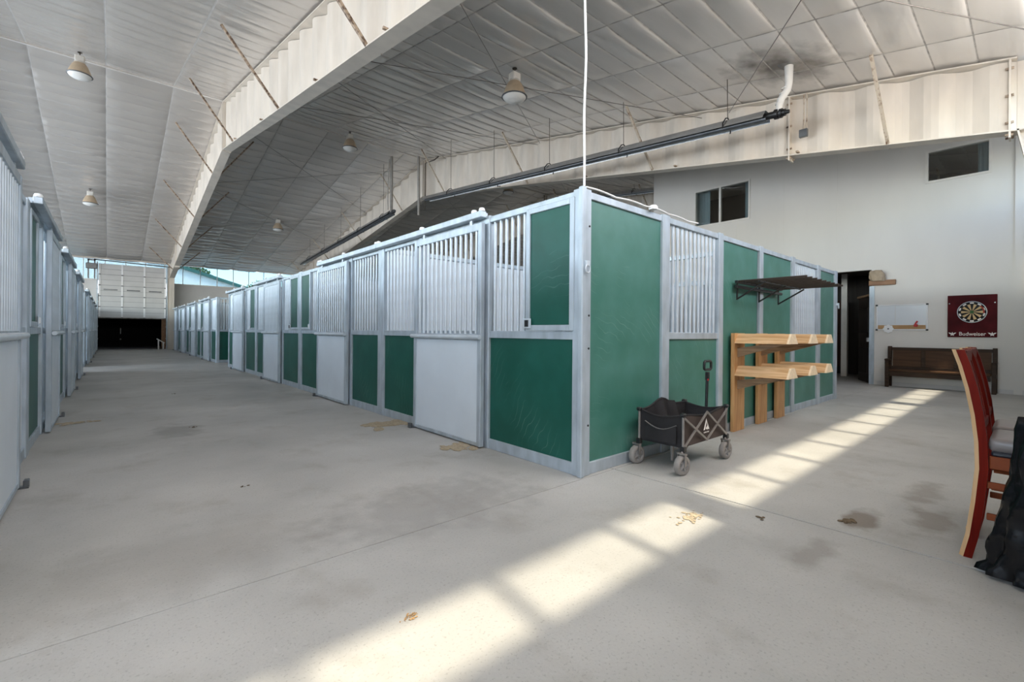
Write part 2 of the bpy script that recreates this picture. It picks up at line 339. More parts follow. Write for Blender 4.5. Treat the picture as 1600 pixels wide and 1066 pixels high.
def mesh_text(txt, size, name, mats, parent, mw, extrude=0.001, bold=0.0, sx=1.0):
    cu = bpy.data.curves.new(name + '_c', 'FONT'); cu.body = txt; cu.size = size; cu.align_x = 'CENTER'; cu.align_y = 'CENTER'; cu.extrude = extrude; cu.offset = bold
    tmp = bpy.data.objects.new(name + '_t', cu); COL.objects.link(tmp)
    dg = bpy.context.evaluated_depsgraph_get(); me = bpy.data.meshes.new_from_object(tmp.evaluated_get(dg))
    COL.objects.unlink(tmp); bpy.data.objects.remove(tmp)
    me.transform(Matrix.Diagonal((sx, 1, 1, 1))); me.transform(mw); me.transform(Matrix.Translation(-wloc(parent)))
    me.materials.clear(); me.materials.append(mats)
    o = bpy.data.objects.new(name, me); COL.objects.link(o); o.parent = parent; return o

RIDGE, RZ, RS = 17.1, 8.5, 0.188
def roof(y): return RZ - RS * abs(y - RIDGE)

# ------------------------------------------------------------------ floor: concrete slabs between sawn joints
fl = struct('floor', 'grey concrete barn floor cut into slabs by thin joints', 'floor')
MB().box(-9.2, 25, -1.2, 41.5, -0.20, -0.022).build('joint_base', M_['joint'], fl)
XB = [-9.2, -3.7, 3.30, 10.3, 17.3, 25.0]; YB = [-1.2, 2.405, 8.18, 13.95, 19.7, 25.5, 31.2, 41.5]
for i in range(len(XB) - 1):
    for j in range(len(YB) - 1):
        MB().bbox(XB[i] + .007, XB[i + 1] - .007, YB[j] + .004, YB[j + 1] - .004, -0.021, 0, .001).build('slab', M_['conc'], fl)
g = MB().box(-120, 160, -100, 220, -0.6, -0.25).build('ground', M_['gravel']); tag(g, 'pale gravel yard outside the barn', 'ground', kind='structure')

# ------------------------------------------------------------------ ceiling: quilted insulation strips
ce = struct('ceiling', 'sloping barn ceiling of quilted pale vinyl insulation', 'ceiling')
SX0, SW = -9.40 + .0, 1.53
SX0 = 1.43 - SW * 7
rr = random.Random(3)
PH = (0, .02, .12, .26, .42, .58, .74, .88, .98); TT = (0, .010, .10, .3, .5, .7, .9, .990, 1)
for i in range(23):
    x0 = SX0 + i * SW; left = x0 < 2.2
    for side in (0, 1):
        q1 = (RIDGE + .95) / .5 if side == 0 else (34.9 - RIDGE) / .5
        qs = [r_ + p_ for r_ in range(int(q1) + 1) for p_ in PH if r_ + p_ < q1] + [q1]
        vs = []; fs = []; mi = []
        amps = [rr.uniform(.010, .040) * ((1.2 if left else 1.9) if side else (.45 if left else .85)) for _ in range(60)]; sk_ = [rr.uniform(-.6, .6) for _ in range(60)]
        NX = len(TT) - 1
        for q in qs:
            row = int(q + 1e-6); ph = q - row; y = RIDGE + (q * .5 if side else -q * .5)
            sag = (ph ** 1.5 * (1 - ph) ** .5 * 3.08) if not side else (4 * ph * (1 - ph)) ** .8    # hangs fullest towards its lower edge
            for t in TT:
                e = 1 - abs(2 * t - 1) ** 6
                X_ = x0 + t * SW; wr_ = mn.noise(Vector((X_ * .75, y * 3.3, 1.7))) * .024 + mn.noise(Vector((X_ * 1.6 + y * .4, y * 7.0, 4.1))) * .010
                z = roof(y) - amps[row] * max(0, sag) * e * (1 + sk_[row] * (t - .5)) - .012 * e + wr_ * e * (.35 + .65 * sin(pi * ph)) * ((1.0 if left else 1.5) if side else 1.0)
                vs.append((x0 + t * SW, y, z))
        for a in range(len(qs) - 1):
            pm = ((qs[a] + qs[a + 1]) / 2) % 1
            for b in range(NX):
                p = a * (NX + 1) + b; fs.append((p, p + 1, p + NX + 2, p + NX + 1)); mi.append(1 if (((pm < .02 or pm > .98) and not left) or b in (0, NX - 1)) else 0)
        mb = MB(); mb.poly(vs, fs, 0, True); mb.mi = mi
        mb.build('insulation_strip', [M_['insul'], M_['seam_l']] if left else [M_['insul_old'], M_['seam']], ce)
ro = MB()
for s_ in (0, 1):
    y0, y1 = ((-.98, RIDGE) if s_ == 0 else (RIDGE, 34.95))
    ro.poly([(x, y, roof(y) + dz) for dz in (.05, .08) for x, y in ((-9.4, y0), (25.2, y0), (25.2, y1), (-9.4, y1))],
            [(0, 3, 2, 1), (4, 5, 6, 7), (0, 1, 5, 4), (1, 2, 6, 5), (2, 3, 7, 6), (3, 0, 4, 7)])
ro.build('roof_sheet', M_['barn_wall'], ce)
MB().box(-9.3, 25, RIDGE - .03, RIDGE + .03, RZ - .05, RZ + .02).build('ridge_strip', M_['insul_old'], ce)

# ------------------------------------------------------------------ eave walls with glazed strips
SILL, NEARY, FARY = 3.93, -0.9, 34.7
def eave_wall(name, label, y, th, xs, openings):
    w_ = struct(name, label, 'wall')
    m = MB(); x = xs[0]
    for (a, b, z0, z1) in openings + [(xs[1], xs[1], 0, 0)]:
        if a > x: m.box(x, a, y, y + th, 0, SILL)
        if b > a:
            if z0 > 0: m.box(a, b, y, y + th, 0, z0)
            if z1 < SILL: m.box(a, b, y, y + th, z1, SILL)
        x = b
    m.build('wall_panel', M_['wall_grey'], w_)
    s_ = 1 if th < 0 else -1
    MB().box(xs[0], xs[1], y + s_ * .05, y + th - s_ * .0, SILL, SILL + .05).build('sill', M_['white_paint'], w_)
    MB().box(xs[0], xs[1], y + s_ * .03, y + th, roof(y) - .06, roof(y) + .0).build('eave_strut', M_['cream'], w_)
    return w_
wf = eave_wall('wall_front', 'near eave wall behind the viewer', NEARY, -.15, (-9.2, 25), [])
wb = eave_wall('wall_back', 'far grey panelled wall under the clear glazing', FARY, .15, (-9.2, 25), [(-.47, 2.62, 0, SILL)])
# glazed strips: each pane a part
def clerestory(name, label, y, x0, x1, off, mw_=.035, gm='glass'):
    w_ = struct(name, label, 'window'); k = math.ceil((x0 - off) / .9); xs = []
    while off + k * .9 < x1: xs.append(off + k * .9); k += 1
    for a, b in zip(xs[:-1], xs[1:]):
        MB().box(a + .012, b - .012, y - .006, y + .006, SILL + .05, roof(y) - .06).build('pane', M_[gm], w_)
    for a in xs:
        MB().box(a - mw_ / 2, a + mw_ / 2, y - .03, y + .03, SILL + .05, roof(y) - .06).build('mullion', M_['white_paint'], w_)
    return w_
clerestory('window_3', 'long pale aqua glazed strip under the far eave', FARY + .07, -9.2, 25, 3.43, gm='tintglass')
clerestory('window_4', 'long clear glazed strip under the near eave', NEARY - .07, -9.2, 25, 2.78, mw_=.07)
wl = struct('wall_left', 'barn end wall beyond the left stalls, opening added for the fill light', 'wall')  # gap between the panels is added to hold the west fill light
MB().box(-9.2, -9.05, -1, 35, 0, 1.75).build('wall_panel', M_['wall_grey'], wl)
MB().poly([(x, y, z) for x in (-9.2, -9.05) for y, z in ((-1, 4.85), (35, 4.85), (35, roof(35)), (RIDGE, RZ), (-1, roof(-1)))],
          [(0, 1, 2, 3, 4), (9, 8, 7, 6, 5), (0, 5, 6, 1), (1, 6, 7, 2), (2, 7, 8, 3), (3, 8, 9, 4), (4, 9, 5, 0)]).build('gable_panel', M_['wall_grey'], wl)
we = struct('wall_end', 'barn end wall far beyond the right stalls', 'wall')
MB().poly([(x, y, z) for x in (24.8, 25) for y, z in ((-1, 0), (35, 0), (35, roof(35)), (RIDGE, RZ), (-1, roof(-1)))],
          [(0, 1, 2, 3, 4), (9, 8, 7, 6, 5), (0, 5, 6, 1), (1, 6, 7, 2), (2, 7, 8, 3), (3, 8, 9, 4), (4, 9, 5, 0)]).build('wall_panel', M_['wall_grey'], we)

# ------------------------------------------------------------------ apartment wall on the right with windows and doorway
WX = 13.82
wr = struct('wall_right', 'white painted apartment wall with two high windows and a doorway', 'wall')
DOOR = (2.62, 4.9, 0.0, 2.76); W1 = (5.43, 7.10, 4.50, 5.64); W2 = (0.62, 1.66, 4.60, 5.33)
ys = sorted({-.9, 8.54, *[v for r in (DOOR, W1, W2) for v in r[:2]], 0.23})
m = MB()
for a, b in zip(ys[:-1], ys[1:]):
    cuts = sorted([r for r in (DOOR, W1, W2) if r[0] <= a + 1e-6 and r[1] >= b - 1e-6], key=lambda r: r[2])
    z = 0
    for r in cuts + [None]:
        if r is None:
            m.poly([(x, y, zz) for x in (WX, WX + .15) for y, zz in ((a, z), (b, z), (b, roof(b)), (a, roof(a)))],
                   [(0, 1, 2, 3), (7, 6, 5, 4), (0, 4, 5, 1), (1, 5, 6, 2), (2, 6, 7, 3), (3, 7, 4, 0)])
        else:
            if r[2] > z: m.box(WX, WX + .15, a, b, z, r[2])
            z = r[3]
m.build('wall_panel', M_['wall'], wr)
MB().poly([(x, y, z) for y in (8.54, 8.39) for x, z in ((WX + .15, 0), (19.6, 0), (19.6, roof(8.5)), (WX + .15, roof(8.5)))],
          [(0, 1, 2, 3), (7, 6, 5, 4), (0, 4, 5, 1), (1, 5, 6, 2), (2, 6, 7, 3), (3, 7, 4, 0)]).build('return_wall', M_['wall'], wr)
MB().box(19.45, 19.6, -.9, 8.39, 0, 5.1).box(WX + .15, 19.45, -.88, -.75, 0, 5.1).build('inner_wall', M_['inner'], wr)
MB().box(WX + .15, 19.45, -.75, 8.39, 2.95, 3.1).build('upper_floor', M_['inner'], wr)
MB().box(16.9, 17.0, -.75, 8.39, 0, 2.95).box(WX + .15, 16.9, 5.3, 5.4, 0, 2.95).box(WX + .15, 16.9, 1.0, 1.1, 0, 2.95).build('inner_panelling', M_['inner_dark'], wr)
MB().box(17.0, 17.1, -.75, 8.39, 3.1, 6.2).build('room_wall', M_['inner'], wr)
# thin battens over the wallboard joints
for y_ in (0.23,):
    MB().box(WX - .03, WX, y_ - .06, y_ + .06, 0, roof(y_) - .05).build('batten', M_['wall'], wr)
for y_ in (3.35, 4.57, 5.79, 7.01):
    MB().box(WX - .006, WX, y_ - .02, y_ + .02, 2.8 if y_ < 5 else 0, (W1[2] - .1 if W1[0] < y_ < W1[1] else roof(y_) - .05)).build('batten', M_['wall'], wr)
bs = MB().box(WX - .012, WX, -.75, 2.5, 0, .09).build('baseboard_right', M_['wall_grey']); tag(bs, 'low pale baseboard under the white wall', 'baseboard', kind='structure')
def apt_window(name, label, r, split, curt):
    w_ = struct(name, label, 'window')
    y0, y1, z0, z1 = r; t = .045
    MB().box(WX - .02, WX + .10, y0, y1, z0, z0 + t).box(WX - .02, WX + .10, y0, y1, z1 - t, z1).box(WX - .02, WX + .10, y0, y0 + t, z0 + t, z1 - t).box(WX - .02, WX + .10, y1 - t, y1, z0 + t, z1 - t).build('window_frame', M_['white_paint'], w_)
    cuts = [y0 + t] + ([split] if split else []) + [y1 - t]
    if split: MB().box(WX - .01, WX + .08, split - .028, split + .028, z0 + t, z1 - t).build('mullion', M_['white_paint'], w_)
    for a, b in zip(cuts[:-1], cuts[1:]):
        a2 = a + (.028 if a == split else 0); b2 = b - (.028 if b == split else 0)
        MB().box(WX + .03, WX + .036, a2, b2, z0 + t, z1 - t).build('pane', M_['dimglass'], w_)
    for (a, b) in curt:
        n = 14; vs = []; fs = []
        for k in range(n + 1):
            y = a + (b - a) * k / n
            for z in (z0 - .1, z1 + .1): vs.append((WX + .26 + .03 * sin(k * 2.1), y, z))
        fs = [(2 * k, 2 * k + 2, 2 * k + 3, 2 * k + 1) for k in range(n)]
        mb = MB(); mb.poly(vs, fs, 0, True); o = mb.build('curtain', M_['curtain'], w_)
apt_window('window_1', 'two-pane sliding window high on the white wall above the stalls', W1, 6.30, [(6.72, 7.12), (5.40, 5.66)])
apt_window('window_2', 'single dark window high on the white wall beside the roof beam', W2, None, [(0.58, .84)])
# doorway: jamb, inner post, open leaf
d2 = struct('door_2', 'dark brown door leaf standing open inside the doorway', 'door')
lf = MB()
lf.beam((13.98, 2.64, 1.07), (14.86, 3.06, 1.07), .045, 2.12, up=(0, 0, 1))
o = lf.build('leaf', M_['brownleaf'], d2); 
MB().beam((14.02, 2.70, 1.07), (14.1, 2.735, 1.07), .07, .10).build('lock', M_['white'], d2)
for z in (.55, 1.55): MB().beam((14.12, 2.73, z), (14.74, 3.03, z), .052, .62).build('door_panel', M_['inner_dark'], d2)
MB().beam((13.99, 2.68, 2.16), (14.86, 3.09, 2.16), .06, .05).build('top_rail', M_['oldwood'], d2)
t1 = MB().box(WX - .02, WX + .17, 2.56, 2.655, 0, 2.36).build('trim_1', M_['galv']); tag(t1, 'grey metal jamb on the right side of the doorway', 'trim', kind='structure')
t2 = MB().box(15.85, 16.0, 3.56, 3.70, 0, 2.93).build('trim_2', M_['white_paint']); tag(t2, 'pale inner post standing in the dark doorway', 'trim', kind='structure')
c_ = MB()
n = 18; vs = []
for k in range(n + 1):
    for z in (.25, 2.2): vs.append((16.3 + .04 * sin(k * 2.3), 3.75 + .6 * k / n, z))
c_.poly(vs, [(2 * k, 2 * k + 2, 2 * k + 3, 2 * k + 1) for k in range(n)], 0, True)
o = c_.build('hanging_coat', mat('brown_coat', (.05, .02, .012), .8)); tag(o, 'dark reddish-brown cloth hanging in the shadow of the doorway', 'cloth')

# ------------------------------------------------------------------ rafter frames
def bot(y): return 6.93 - .161 * abs(y - RIDGE)
NY0, NY1 = 0.2, 33.75
BR_Y = [1.68, 6.2, 10.65, 15.45, 18.95, 23.4, 27.7, 31.9]
def frame(x, label, braces=True):
    f = struct('rafter_frame', label, 'frame', (x, 0, 0))
    top = lambda y: roof(y) - .075
    m = MB(); vs = []; fs = []
    N = int((NY1 - NY0) / .094)
    ysq = [NY0 + (NY1 - NY0) * k / N for k in range(N + 1)]
    for y in ysq:
        ph = (y / .75) % 1.0
        tri = 4 * abs(ph - .5) - 1
        dx = .055 * max(-1, min(1, 1.7 * tri))
        vs += [(x + dx, y, bot(y) + .01), (x + dx, y, top(y) - .01)]
    fs = [(2 * k, 2 * k + 2, 2 * k + 3, 2 * k + 1) for k in range(N)]
    m.poly(vs, fs, 0, False); m.build('web', M_['cream'], f)
    for fn, dz, nm in ((bot, -1, 'bottom_flange'), (top, 1, 'top_flange')):
        for a, b in ((NY0, RIDGE), (RIDGE, NY1)):
            mm = MB(); za, zb = fn(a), fn(b); th = .022 * dz
            mm.poly([(xx, y, z) for xx in (x - .125, x + .125) for y, z in ((a, za), (b, zb), (b, zb + th), (a, za + th))],
                    [(0, 1, 2, 3), (7, 6, 5, 4), (0, 4, 5, 1), (1, 5, 6, 2), (2, 6, 7, 3), (3, 7, 4, 0)])
            mm.build(nm, M_['cream'], f)
    # ridge splice plates, knee plates, plain stiffeners
    for y in (RIDGE - .06, RIDGE + .06): MB().box(x - .125, x + .125, y - .014, y + .014, bot(RIDGE) - .05, top(RIDGE) + .02).build('splice_plate', M_['cream'], f)
    for y in (3.2, NY0 + .07, 31.0): MB().box(x - .115, x + .115, y - .012, y + .012, bot(y) - .11, top(y)).build('end_plate', M_['cream'], f)
    bo = MB()
    for y in (3.2, NY0 + .07):
        for s_ in (-1, 1):
            for z in (bot(y) - .06, bot(y) + .12, (bot(y) + top(y)) / 2, top(y) - .12):
                bo.lathe((x + s_ * .08, y - .04, z), [(.0, 0), (.02, 0), (.02, .09), (0, .09)], 6, 0, 1)
    for y in (3.05, 5.6, 8.3, 12.1, 15.1): bo.box(x - .045, x - .155, y - .02, y + .02, bot(y) + .02, bot(y) + .05)
    b_ = bo.build('bolts', M_['rust'], f); tag(b_, kind='stuff')
    # columns: knee block plus post
    for ya, yb in ((-.82, NY0), (NY1, 34.62)):
        near = ya < 0; yi, yo = (yb, ya) if near else (ya, yb); yt = yi + (-.75 if near else .25)   # the inner flange slopes in towards the foot
        cm = MB(); zt = lambda y: roof(y) - .08; zk = bot(yi)
        H6 = [(0, 1, 2, 3), (7, 6, 5, 4), (0, 4, 5, 1), (1, 5, 6, 2), (2, 6, 7, 3), (3, 7, 4, 0)]
        cm.poly([(xx, y, z) for xx in (x - .011, x + .011) for y, z in ((yo, 0), (yt, 0), (yi, zk), (yo, zk))], H6)
        cm.poly([(xx, y, z) for xx in (x - .011, x + .011) for y, z in ((yo, zk), (yi, zk), (yi, zt(yi)), (yo, zt(yo)))], H6)
        e = .022 if near else -.022
        cm.poly([(xx, y, z) for xx in (x - .125, x + .125) for y, z in ((yt, 0), (yt - e, 0), (yi - e, zk), (yi, zk))], H6)
        cm.poly([(xx, y, z) for xx in (x - .125, x + .125) for y, z in ((yo, 0), (yo + e, 0), (yo + e, zt(yo) - .01), (yo, zt(yo) - .01))], H6)
        cm.box(x - .125, x + .125, yi, yo, zk - .022, zk); cm.box(x - .16, x + .16, yt, yo, 0, .02)
        cm.build('column', M_['cream'], f)
    if braces:
        for y in BR_Y:
            for s_ in (-1, 1):
                zt = roof(y) - .05; 
                MB().beam((x + s_ * .10, y, bot(y) - .01), (x + s_ * 1.16, y + .04, zt), .045, .045, up=(0, 1, 0)).build('flange_brace', M_['rust'] if s_ * x < 9 and x < 9 else M_['cream_dirty'], f)
    return f
frame(2.80, 'cream steel rafter frame over the front of the right stalls')
frame(10.07, 'cream corrugated rafter frame crossing in front of the white wall')
frame(17.34, 'cream rafter frame farthest beyond the right stalls')
frame(-4.47, 'cream rafter frame above the left stalls')
# roof brace rods, crossed in pairs
for xa, xb, bay in ((2.80, 10.07, 'first'), (10.07, 17.34, 'second')):
    for y0, y1, pos in ((-.75, 4.4, 'next to the near eave'), (5.0, 10.2, 'halfway up the near slope'), (10.3, 15.5, 'high on the near slope'), (17.7, 22.9, 'high on the far slope'), (23.0, 28.2, 'halfway down the far slope'), (28.3, 33.5, 'next to the far eave')):
        if bay == 'second' and y0 < 9: continue
        t = thing('cross_bracing', ((xa + xb) / 2, (y0 + y1) / 2, roof((y0 + y1) / 2) - .2), 'crossed thin dark rods %s, in the %s roof bay' % (pos, bay), 'bracing', 'roof cross bracing')
        for a, b, dz in (((xa + .02, y0), (xb - .02, y1), .15), ((xa + .02, y1), (xb - .02, y0), .173)):
            MB().tube([(a[0], a[1], roof(a[1]) - dz), (b[0], b[1], roof(b[1]) - dz)], .008, 6).build('rod', M_['tube'], t)

# ------------------------------------------------------------------ horse stalls
HT = 2.35
class Fr:
    """local frame: o outwards from the stall face, a along it"""
    def __init__(s, ox, oy, out, al): s.o = (ox, oy); s.out = out; s.al = al
    def p(s, o, a, z): return (s.o[0] + s.out[0] * o + s.al[0] * a, s.o[1] + s.out[1] * o + s.al[1] * a, z)
    def box(s, m, o0, o1, a0, a1, z0, z1, bev=0, mi=0):
        p, q = s.p(o0, a0, z0), s.p(o1, a1, z1)
        (m.bbox(p[0], q[0], p[1], q[1], z0, z1, bev, mi) if bev else m.box(p[0], q[0], p[1], q[1], z0, z1, mi))
        return m
def bars(fr, root, a0, a1, z0, z1, single, o=-.035, pitch=.095, r=.016):
    n = max(1, int(round((a1 - a0) / pitch))); xs = [a0 + (a1 - a0) * (k + .5) / n for k in range(n)]
    if single:
        first = None
        for a in xs:
            P = fr.p(o, a, 0)
            if first is None:
                first = MB().tube([(P[0], P[1], z0), (P[0], P[1], z1)], r, 8, cap=False).build('bar', M_['galv_bar'], root, loc=(P[0], P[1], 0))
            else: share(first, 'bar', (P[0], P[1], 0), root)
    else:
        m = MB()
        for a in xs:
            P = fr.p(o, a, 0); m.tube([(P[0], P[1], z0), (P[0], P[1], z1)], r, 6, cap=False)
        tag(m.build('bar_grille', M_['galv_bar'], root), kind='stuff')
RAIL0, RAIL1, TOP0 = 1.12, 1.19, 2.29
def rails(fr, root, L, a0=0.0, mid=True):
    fr.box(MB(), -.06, 0, a0, L, 0, .10, .004).build('bottom_rail', M_['galv'], root)
    if mid: fr.box(MB(), -.062, .002, a0, L, RAIL0, RAIL1, .004).build('middle_rail', M_['galv'], root)
    fr.box(MB(), -.06, 0, a0, L, TOP0, HT, .004).build('top_rail', M_['galv'], root)
def post(fr, root, a, wd=.1, o0=-.075, o1=.012): fr.box(MB(), o0, o1, a - wd / 2, a + wd / 2, 0, HT + .012, .006).build('post', M_['galv'], root)
def board(fr, root, a0, a1, z0, z1, mt='green', nm='lower_board'): fr.box(MB(), -.045, -.018, a0, a1, z0, z1).build(nm, M_[mt], root)
def feed_window(fr, root, a0, a1, latch_at, dark=False):
    m = MB(); t = .05; z0, z1 = RAIL1 + .005, TOP0 + .012
    fr.box(m, -.03, .022, a0, a0 + t, z0, z1, .004); fr.box(m, -.03, .022, a1 - t, a1, z0, z1, .004)
    fr.box(m, -.03, .022, a0 + t, a1 - t, z0, z0 + t, .004); fr.box(m, -.03, .022, a0 + t, a1 - t, z1 - t, z1, .004)
    w_ = m.build('feed_window', M_['galv'], root)
    m = fr.box(MB(), -.012, .006, a0 + t, a1 - t, z0 + t, z1 - t); m.build('window_board', M_['green'], w_)
    la = latch_at
    m = MB(); fr.box(m, .022, .034, la - .05, la + .05, z0 + .02, z0 + .11, .004); fr.box(m, .034, .040, la - .022, la + .022, z0 + .035, z0 + .095, 0, 1)
    m.build('latch', [M_['galv_bar'], M_['black'] if dark else M_['white']], w_)
def slide_door(fr, root, a0, a1, tr0, tr1, single, lower='white_board'):
    D0, D1 = .035, .085; t = .06
    m = MB(); z0, z1 = .015, 2.285
    fr.box(m, D0, D1, a0, a0 + t, z0, z1, .005); fr.box(m, D0, D1, a1 - t, a1, z0, z1, .005)
    for za, zb in ((z0, .055), (RAIL0 - .03, RAIL0 + .04), (2.21, z1)): fr.box(m, D0 + .004, D1 - .004, a0 + t, a1 - t, za, zb, .004)
    d = m.build('sliding_door', M_['galv'], root)
    fr.box(MB(), D0 + .012, D1 - .012, a0 + t, a1 - t, .055, RAIL0 - .03).build('door_board', M_[lower], d)
    P, Q = fr.p(D1 + .022, a0 - .01, RAIL0 + .005), fr.p(D1 + .022, a1 + .01, RAIL0 + .005)
    MB().tube([P, Q], .024, 10).build('grab_rail', M_['galv_bar'], d)
    bars(fr, d, a0 + t, a1 - t, RAIL0 + .04, 2.21, single, o=(D0 + D1) / 2)
    m = MB(); fr.box(m, .03, .10, tr0, tr1, 2.335, 2.40, .006); fr.box(m, .0, .03, tr0 + .02, tr1 - .02, 2.34, 2.39); tk = m.build('door_track', M_['galv'], root)
    for a in (tr0 + .03, a0 + .15, a1 - .15, tr1 - .03):
        P = fr.p(.065, a, 2.40); m = MB(); m.lathe(P, [(.03, 0), (.034, .012), (.026, .032), (.0, .04)], 10); m.build('roller_cap', M_['white'], tk)
    for a in (a0 + .2, a1 - .2):
        m = MB(); fr.box(m, .05, .07, a - .02, a + .02, 2.28, 2.34); m.build('hanger', M_['galv_bar'], d)
    m = MB(); fr.box(m, .05, .13, a1 - .02, a1 + .05, 0.0, .012); fr.box(m, .10, .13, a1 - .02, a1 + .05, 0.012, .06, .004); m.build('floor_guide', M_['grey_metal'], root)
def stall(name, fr, secs, label, group, single, lower_cols=None, track_over='next'):
    """secs: list of (kind, a0, a1); kinds window, bars, door, solid, panel"""
    root = thing('horse_stall', fr.p(0, 0, 0), label, 'stall', group)
    L = secs[-1][2]; rails(fr, root, L)
    edges = sorted({a for s_ in secs for a in s_[1:3]})
    for e in edges: post(fr, root, e if 0 < e < L else (e + .045 if e == 0 else e - .045), .09)
    for k, (kd, a0, a1) in enumerate(secs):
        x0, x1 = a0 + .045 + (.045 if a0 == 0 else 0), a1 - .045 - (.045 if a1 == L else 0)
        lc = (lower_cols or {}).get(k, 'green')
        if kd == 'door':
            nb = secs[k + 1] if k + 1 < len(secs) and track_over == 'next' else secs[k - 1]
            slide_door(fr, root, a0 - .01, a1 + .02, max(.006, min(a0, nb[1]) - .02), min(L - .006, max(a1, nb[2])), single)
            continue
        board(fr, root, x0, x1, .10, RAIL0, lc)
        if kd == 'bars': bars(fr, root, x0, x1, RAIL1, TOP0, single)
        if kd == 'solid': board(fr, root, x0, x1, RAIL1, TOP0, 'galv', 'upper_sheet')
        if kd in ('winlo', 'winhi'):
            wl_ = .56
            if kd == 'winlo': feed_window(fr, root, x0 - .02, x0 + wl_, x0 + wl_ - .03, 'corner' in label); bars(fr, root, x0 + wl_ + .03, x1, RAIL1, TOP0, single); post(fr, root, x0 + wl_ + .02, .05) if False else None
            else: feed_window(fr, root, x1 - wl_, x1 + .02, x1 - wl_ + .03); bars(fr, root, x0, x1 - wl_ - .03, RAIL1, TOP0, single)
    return root
def partition(fr, root, L, solid=True, far=False):
    """side or back wall of a stall in the frame fr (o across, a along)"""
    m = MB()
    fr.box(m, -.04, .04, 0, L, 0, .08); fr.box(m, -.03, .03, 0, L, RAIL0, RAIL1); fr.box(m, -.04, .04, 0, L, TOP0, HT)
    for a in (.0, L / 2, L): fr.box(m, -.04, .04, a - .03 if a else 0, a + .03 if a < L else L, .08, TOP0)
    pt = m.build('partition', M_['galv'], root)
    fr.box(MB(), -.02, .02, .03, L - .03, .08, RAIL0).build('partition_board', M_['white_board'], pt)
    if solid: fr.box(MB(), -.012, .012, .03, L - .03, RAIL1, TOP0).build('upper_sheet', M_['white_board'], pt)
    else: bars(fr, pt, .05, L - .05, RAIL1, TOP0, False, o=0, pitch=.1)
FX, FY, PIT = 2.897, 2.443, 3.66
ordn = ['nearest', 'second', 'third', 'fourth']
A_ = [('winlo', 0, 1.25), ('door', 1.25, 2.57), ('bars', 2.57, PIT)]
B_ = [('bars', 0, 1.09), ('door', 1.09, 2.41), ('winhi', 2.41, PIT)]
C_ = [('bars', 0, 1.15), ('door', 1.15, 2.40), ('winhi', 2.40, PIT)]
RW = 7.27
right = []
for k, sec in enumerate([A_, B_, A_, A_]):
    fr = Fr(FX, FY + k * PIT, (-1, 0), (0, 1))
    lab = ['green and galvanised horse stall at the near corner, its end wall behind the wagon',
           'green and galvanised horse stall, second from the near corner in the right row',
           'green and galvanised horse stall, third from the near corner in the right row',
           'green and galvanised horse stall, last of the right row before the gap'][k]
    r = stall('right', fr, sec, lab, 'right row horse stalls', k < 3, track_over='next' if k != 1 else 'prev')
    right.append(r)
    partition(Fr(FX + .08, FY + (k + 1) * PIT - .045, (0, 1), (1, 0)), r, RW / 2 - .19, True)
    partition(Fr(FX + RW / 2 - .06, FY + k * PIT + .07, (1, 0), (0, 1)), r, PIT - .17, False)
backr = []
for k in range(4):
    fr = Fr(FX + RW, FY + k * PIT, (1, 0), (0, 1))
    lab = ['green stall behind the corner stall, its end wall carrying the saddle racks', 'stall of the hidden back row, second from the white wall side',
           'stall of the hidden back row, third from the white wall side', 'stall of the hidden back row beside the gap'][k]
    r = stall('rear', fr, [A_, B_, A_, A_][k], lab, 'back row horse stalls', False)
    backr.append(r)
    partition(Fr(FX + RW / 2 + .06, FY + (k + 1) * PIT - .045, (0, 1), (1, 0)), r, RW / 2 - .14, k > 0)
# end face of the right block: its two halves belong to the two corner stalls
fe = Fr(FX, FY, (0, -1), (1, 0))
def endface(root, a0, a1, secs, cap0, cap1):
    f2 = Fr(FX + a0, FY, (0, -1), (1, 0)); L = a1 - a0
    f2.box(MB(), -.06, .0, 0, L, 0, .10, .004).build('bottom_rail', M_['galv'], root)
    f2.box(MB(), -.06, .0, 0, L, TOP0, HT, .004).build('top_rail', M_['galv'], root)
    for kd, p0, p1 in secs:
        if kd == 'post': post(f2, root, (p0 + p1) / 2 - a0, p1 - p0)
        elif kd == 'full': f2.box(MB(), -.045, -.018, p0 - a0, p1 - a0, .10, TOP0).build('full_board', M_['green_sheen'], root)
        else:
            f2.box(MB(), -.045, -.018, p0 - a0, p1 - a0, .10, RAIL0).build('lower_board', M_['green_sheen'], root)
            f2.box(MB(), -.062, .002, p0 - a0, p1 - a0, RAIL0, RAIL1, .004).build('middle_rail', M_['galv'], root)
            bars(f2, root, p0 - a0, p1 - a0, RAIL1, TOP0, True, pitch=.094)
E0 = FX
endface(right[0], 0, 3.615, [('post', 0.0, .105), ('full', .105, 1.21), ('post', 1.21, 1.345), ('bars', 1.345, 2.435), ('post', 2.435, 2.55), ('full', 2.55, 3.615)], 1, 0)
endface(backr[0], 3.625, RW, [('post', 3.64, 3.755), ('full', 3.755, 4.87), ('post', 4.87, 5.0), ('bars', 5.0, 6.10), ('post', 6.10, 6.26), ('full', 6.26, 7.13), ('post', 7.13, RW)], 0, 1)
fe.box(MB(), -.02, .03, -.03, .02, 0, HT + .02, .008).build('corner_post', M_['galv'], right[0])
m = MB()
for z in (.42, 1.05, 1.32, 2.05): m.lathe((FX + .055, FY - .035, z), [(0, 0), (.009, 0), (.009, .006)], 8, 0, 1)
tag(m.build('bolt_holes', M_['black'], right[0]), kind='stuff')
for root, x in ((right[0], FX + .02), (backr[0], FX + RW - .06)):
    c = Vector((x, FY - .045, 1.70)); MB().tube([c + Vector((.028 * cos(a * pi / 6), 0, .034 * sin(a * pi / 6))) for a in range(12)], .007, 6, closed=True).box(x - .02, x + .02, FY - .05, FY - .01, 1.725, 1.765).build('tie_ring', M_['galv_bar'], root)
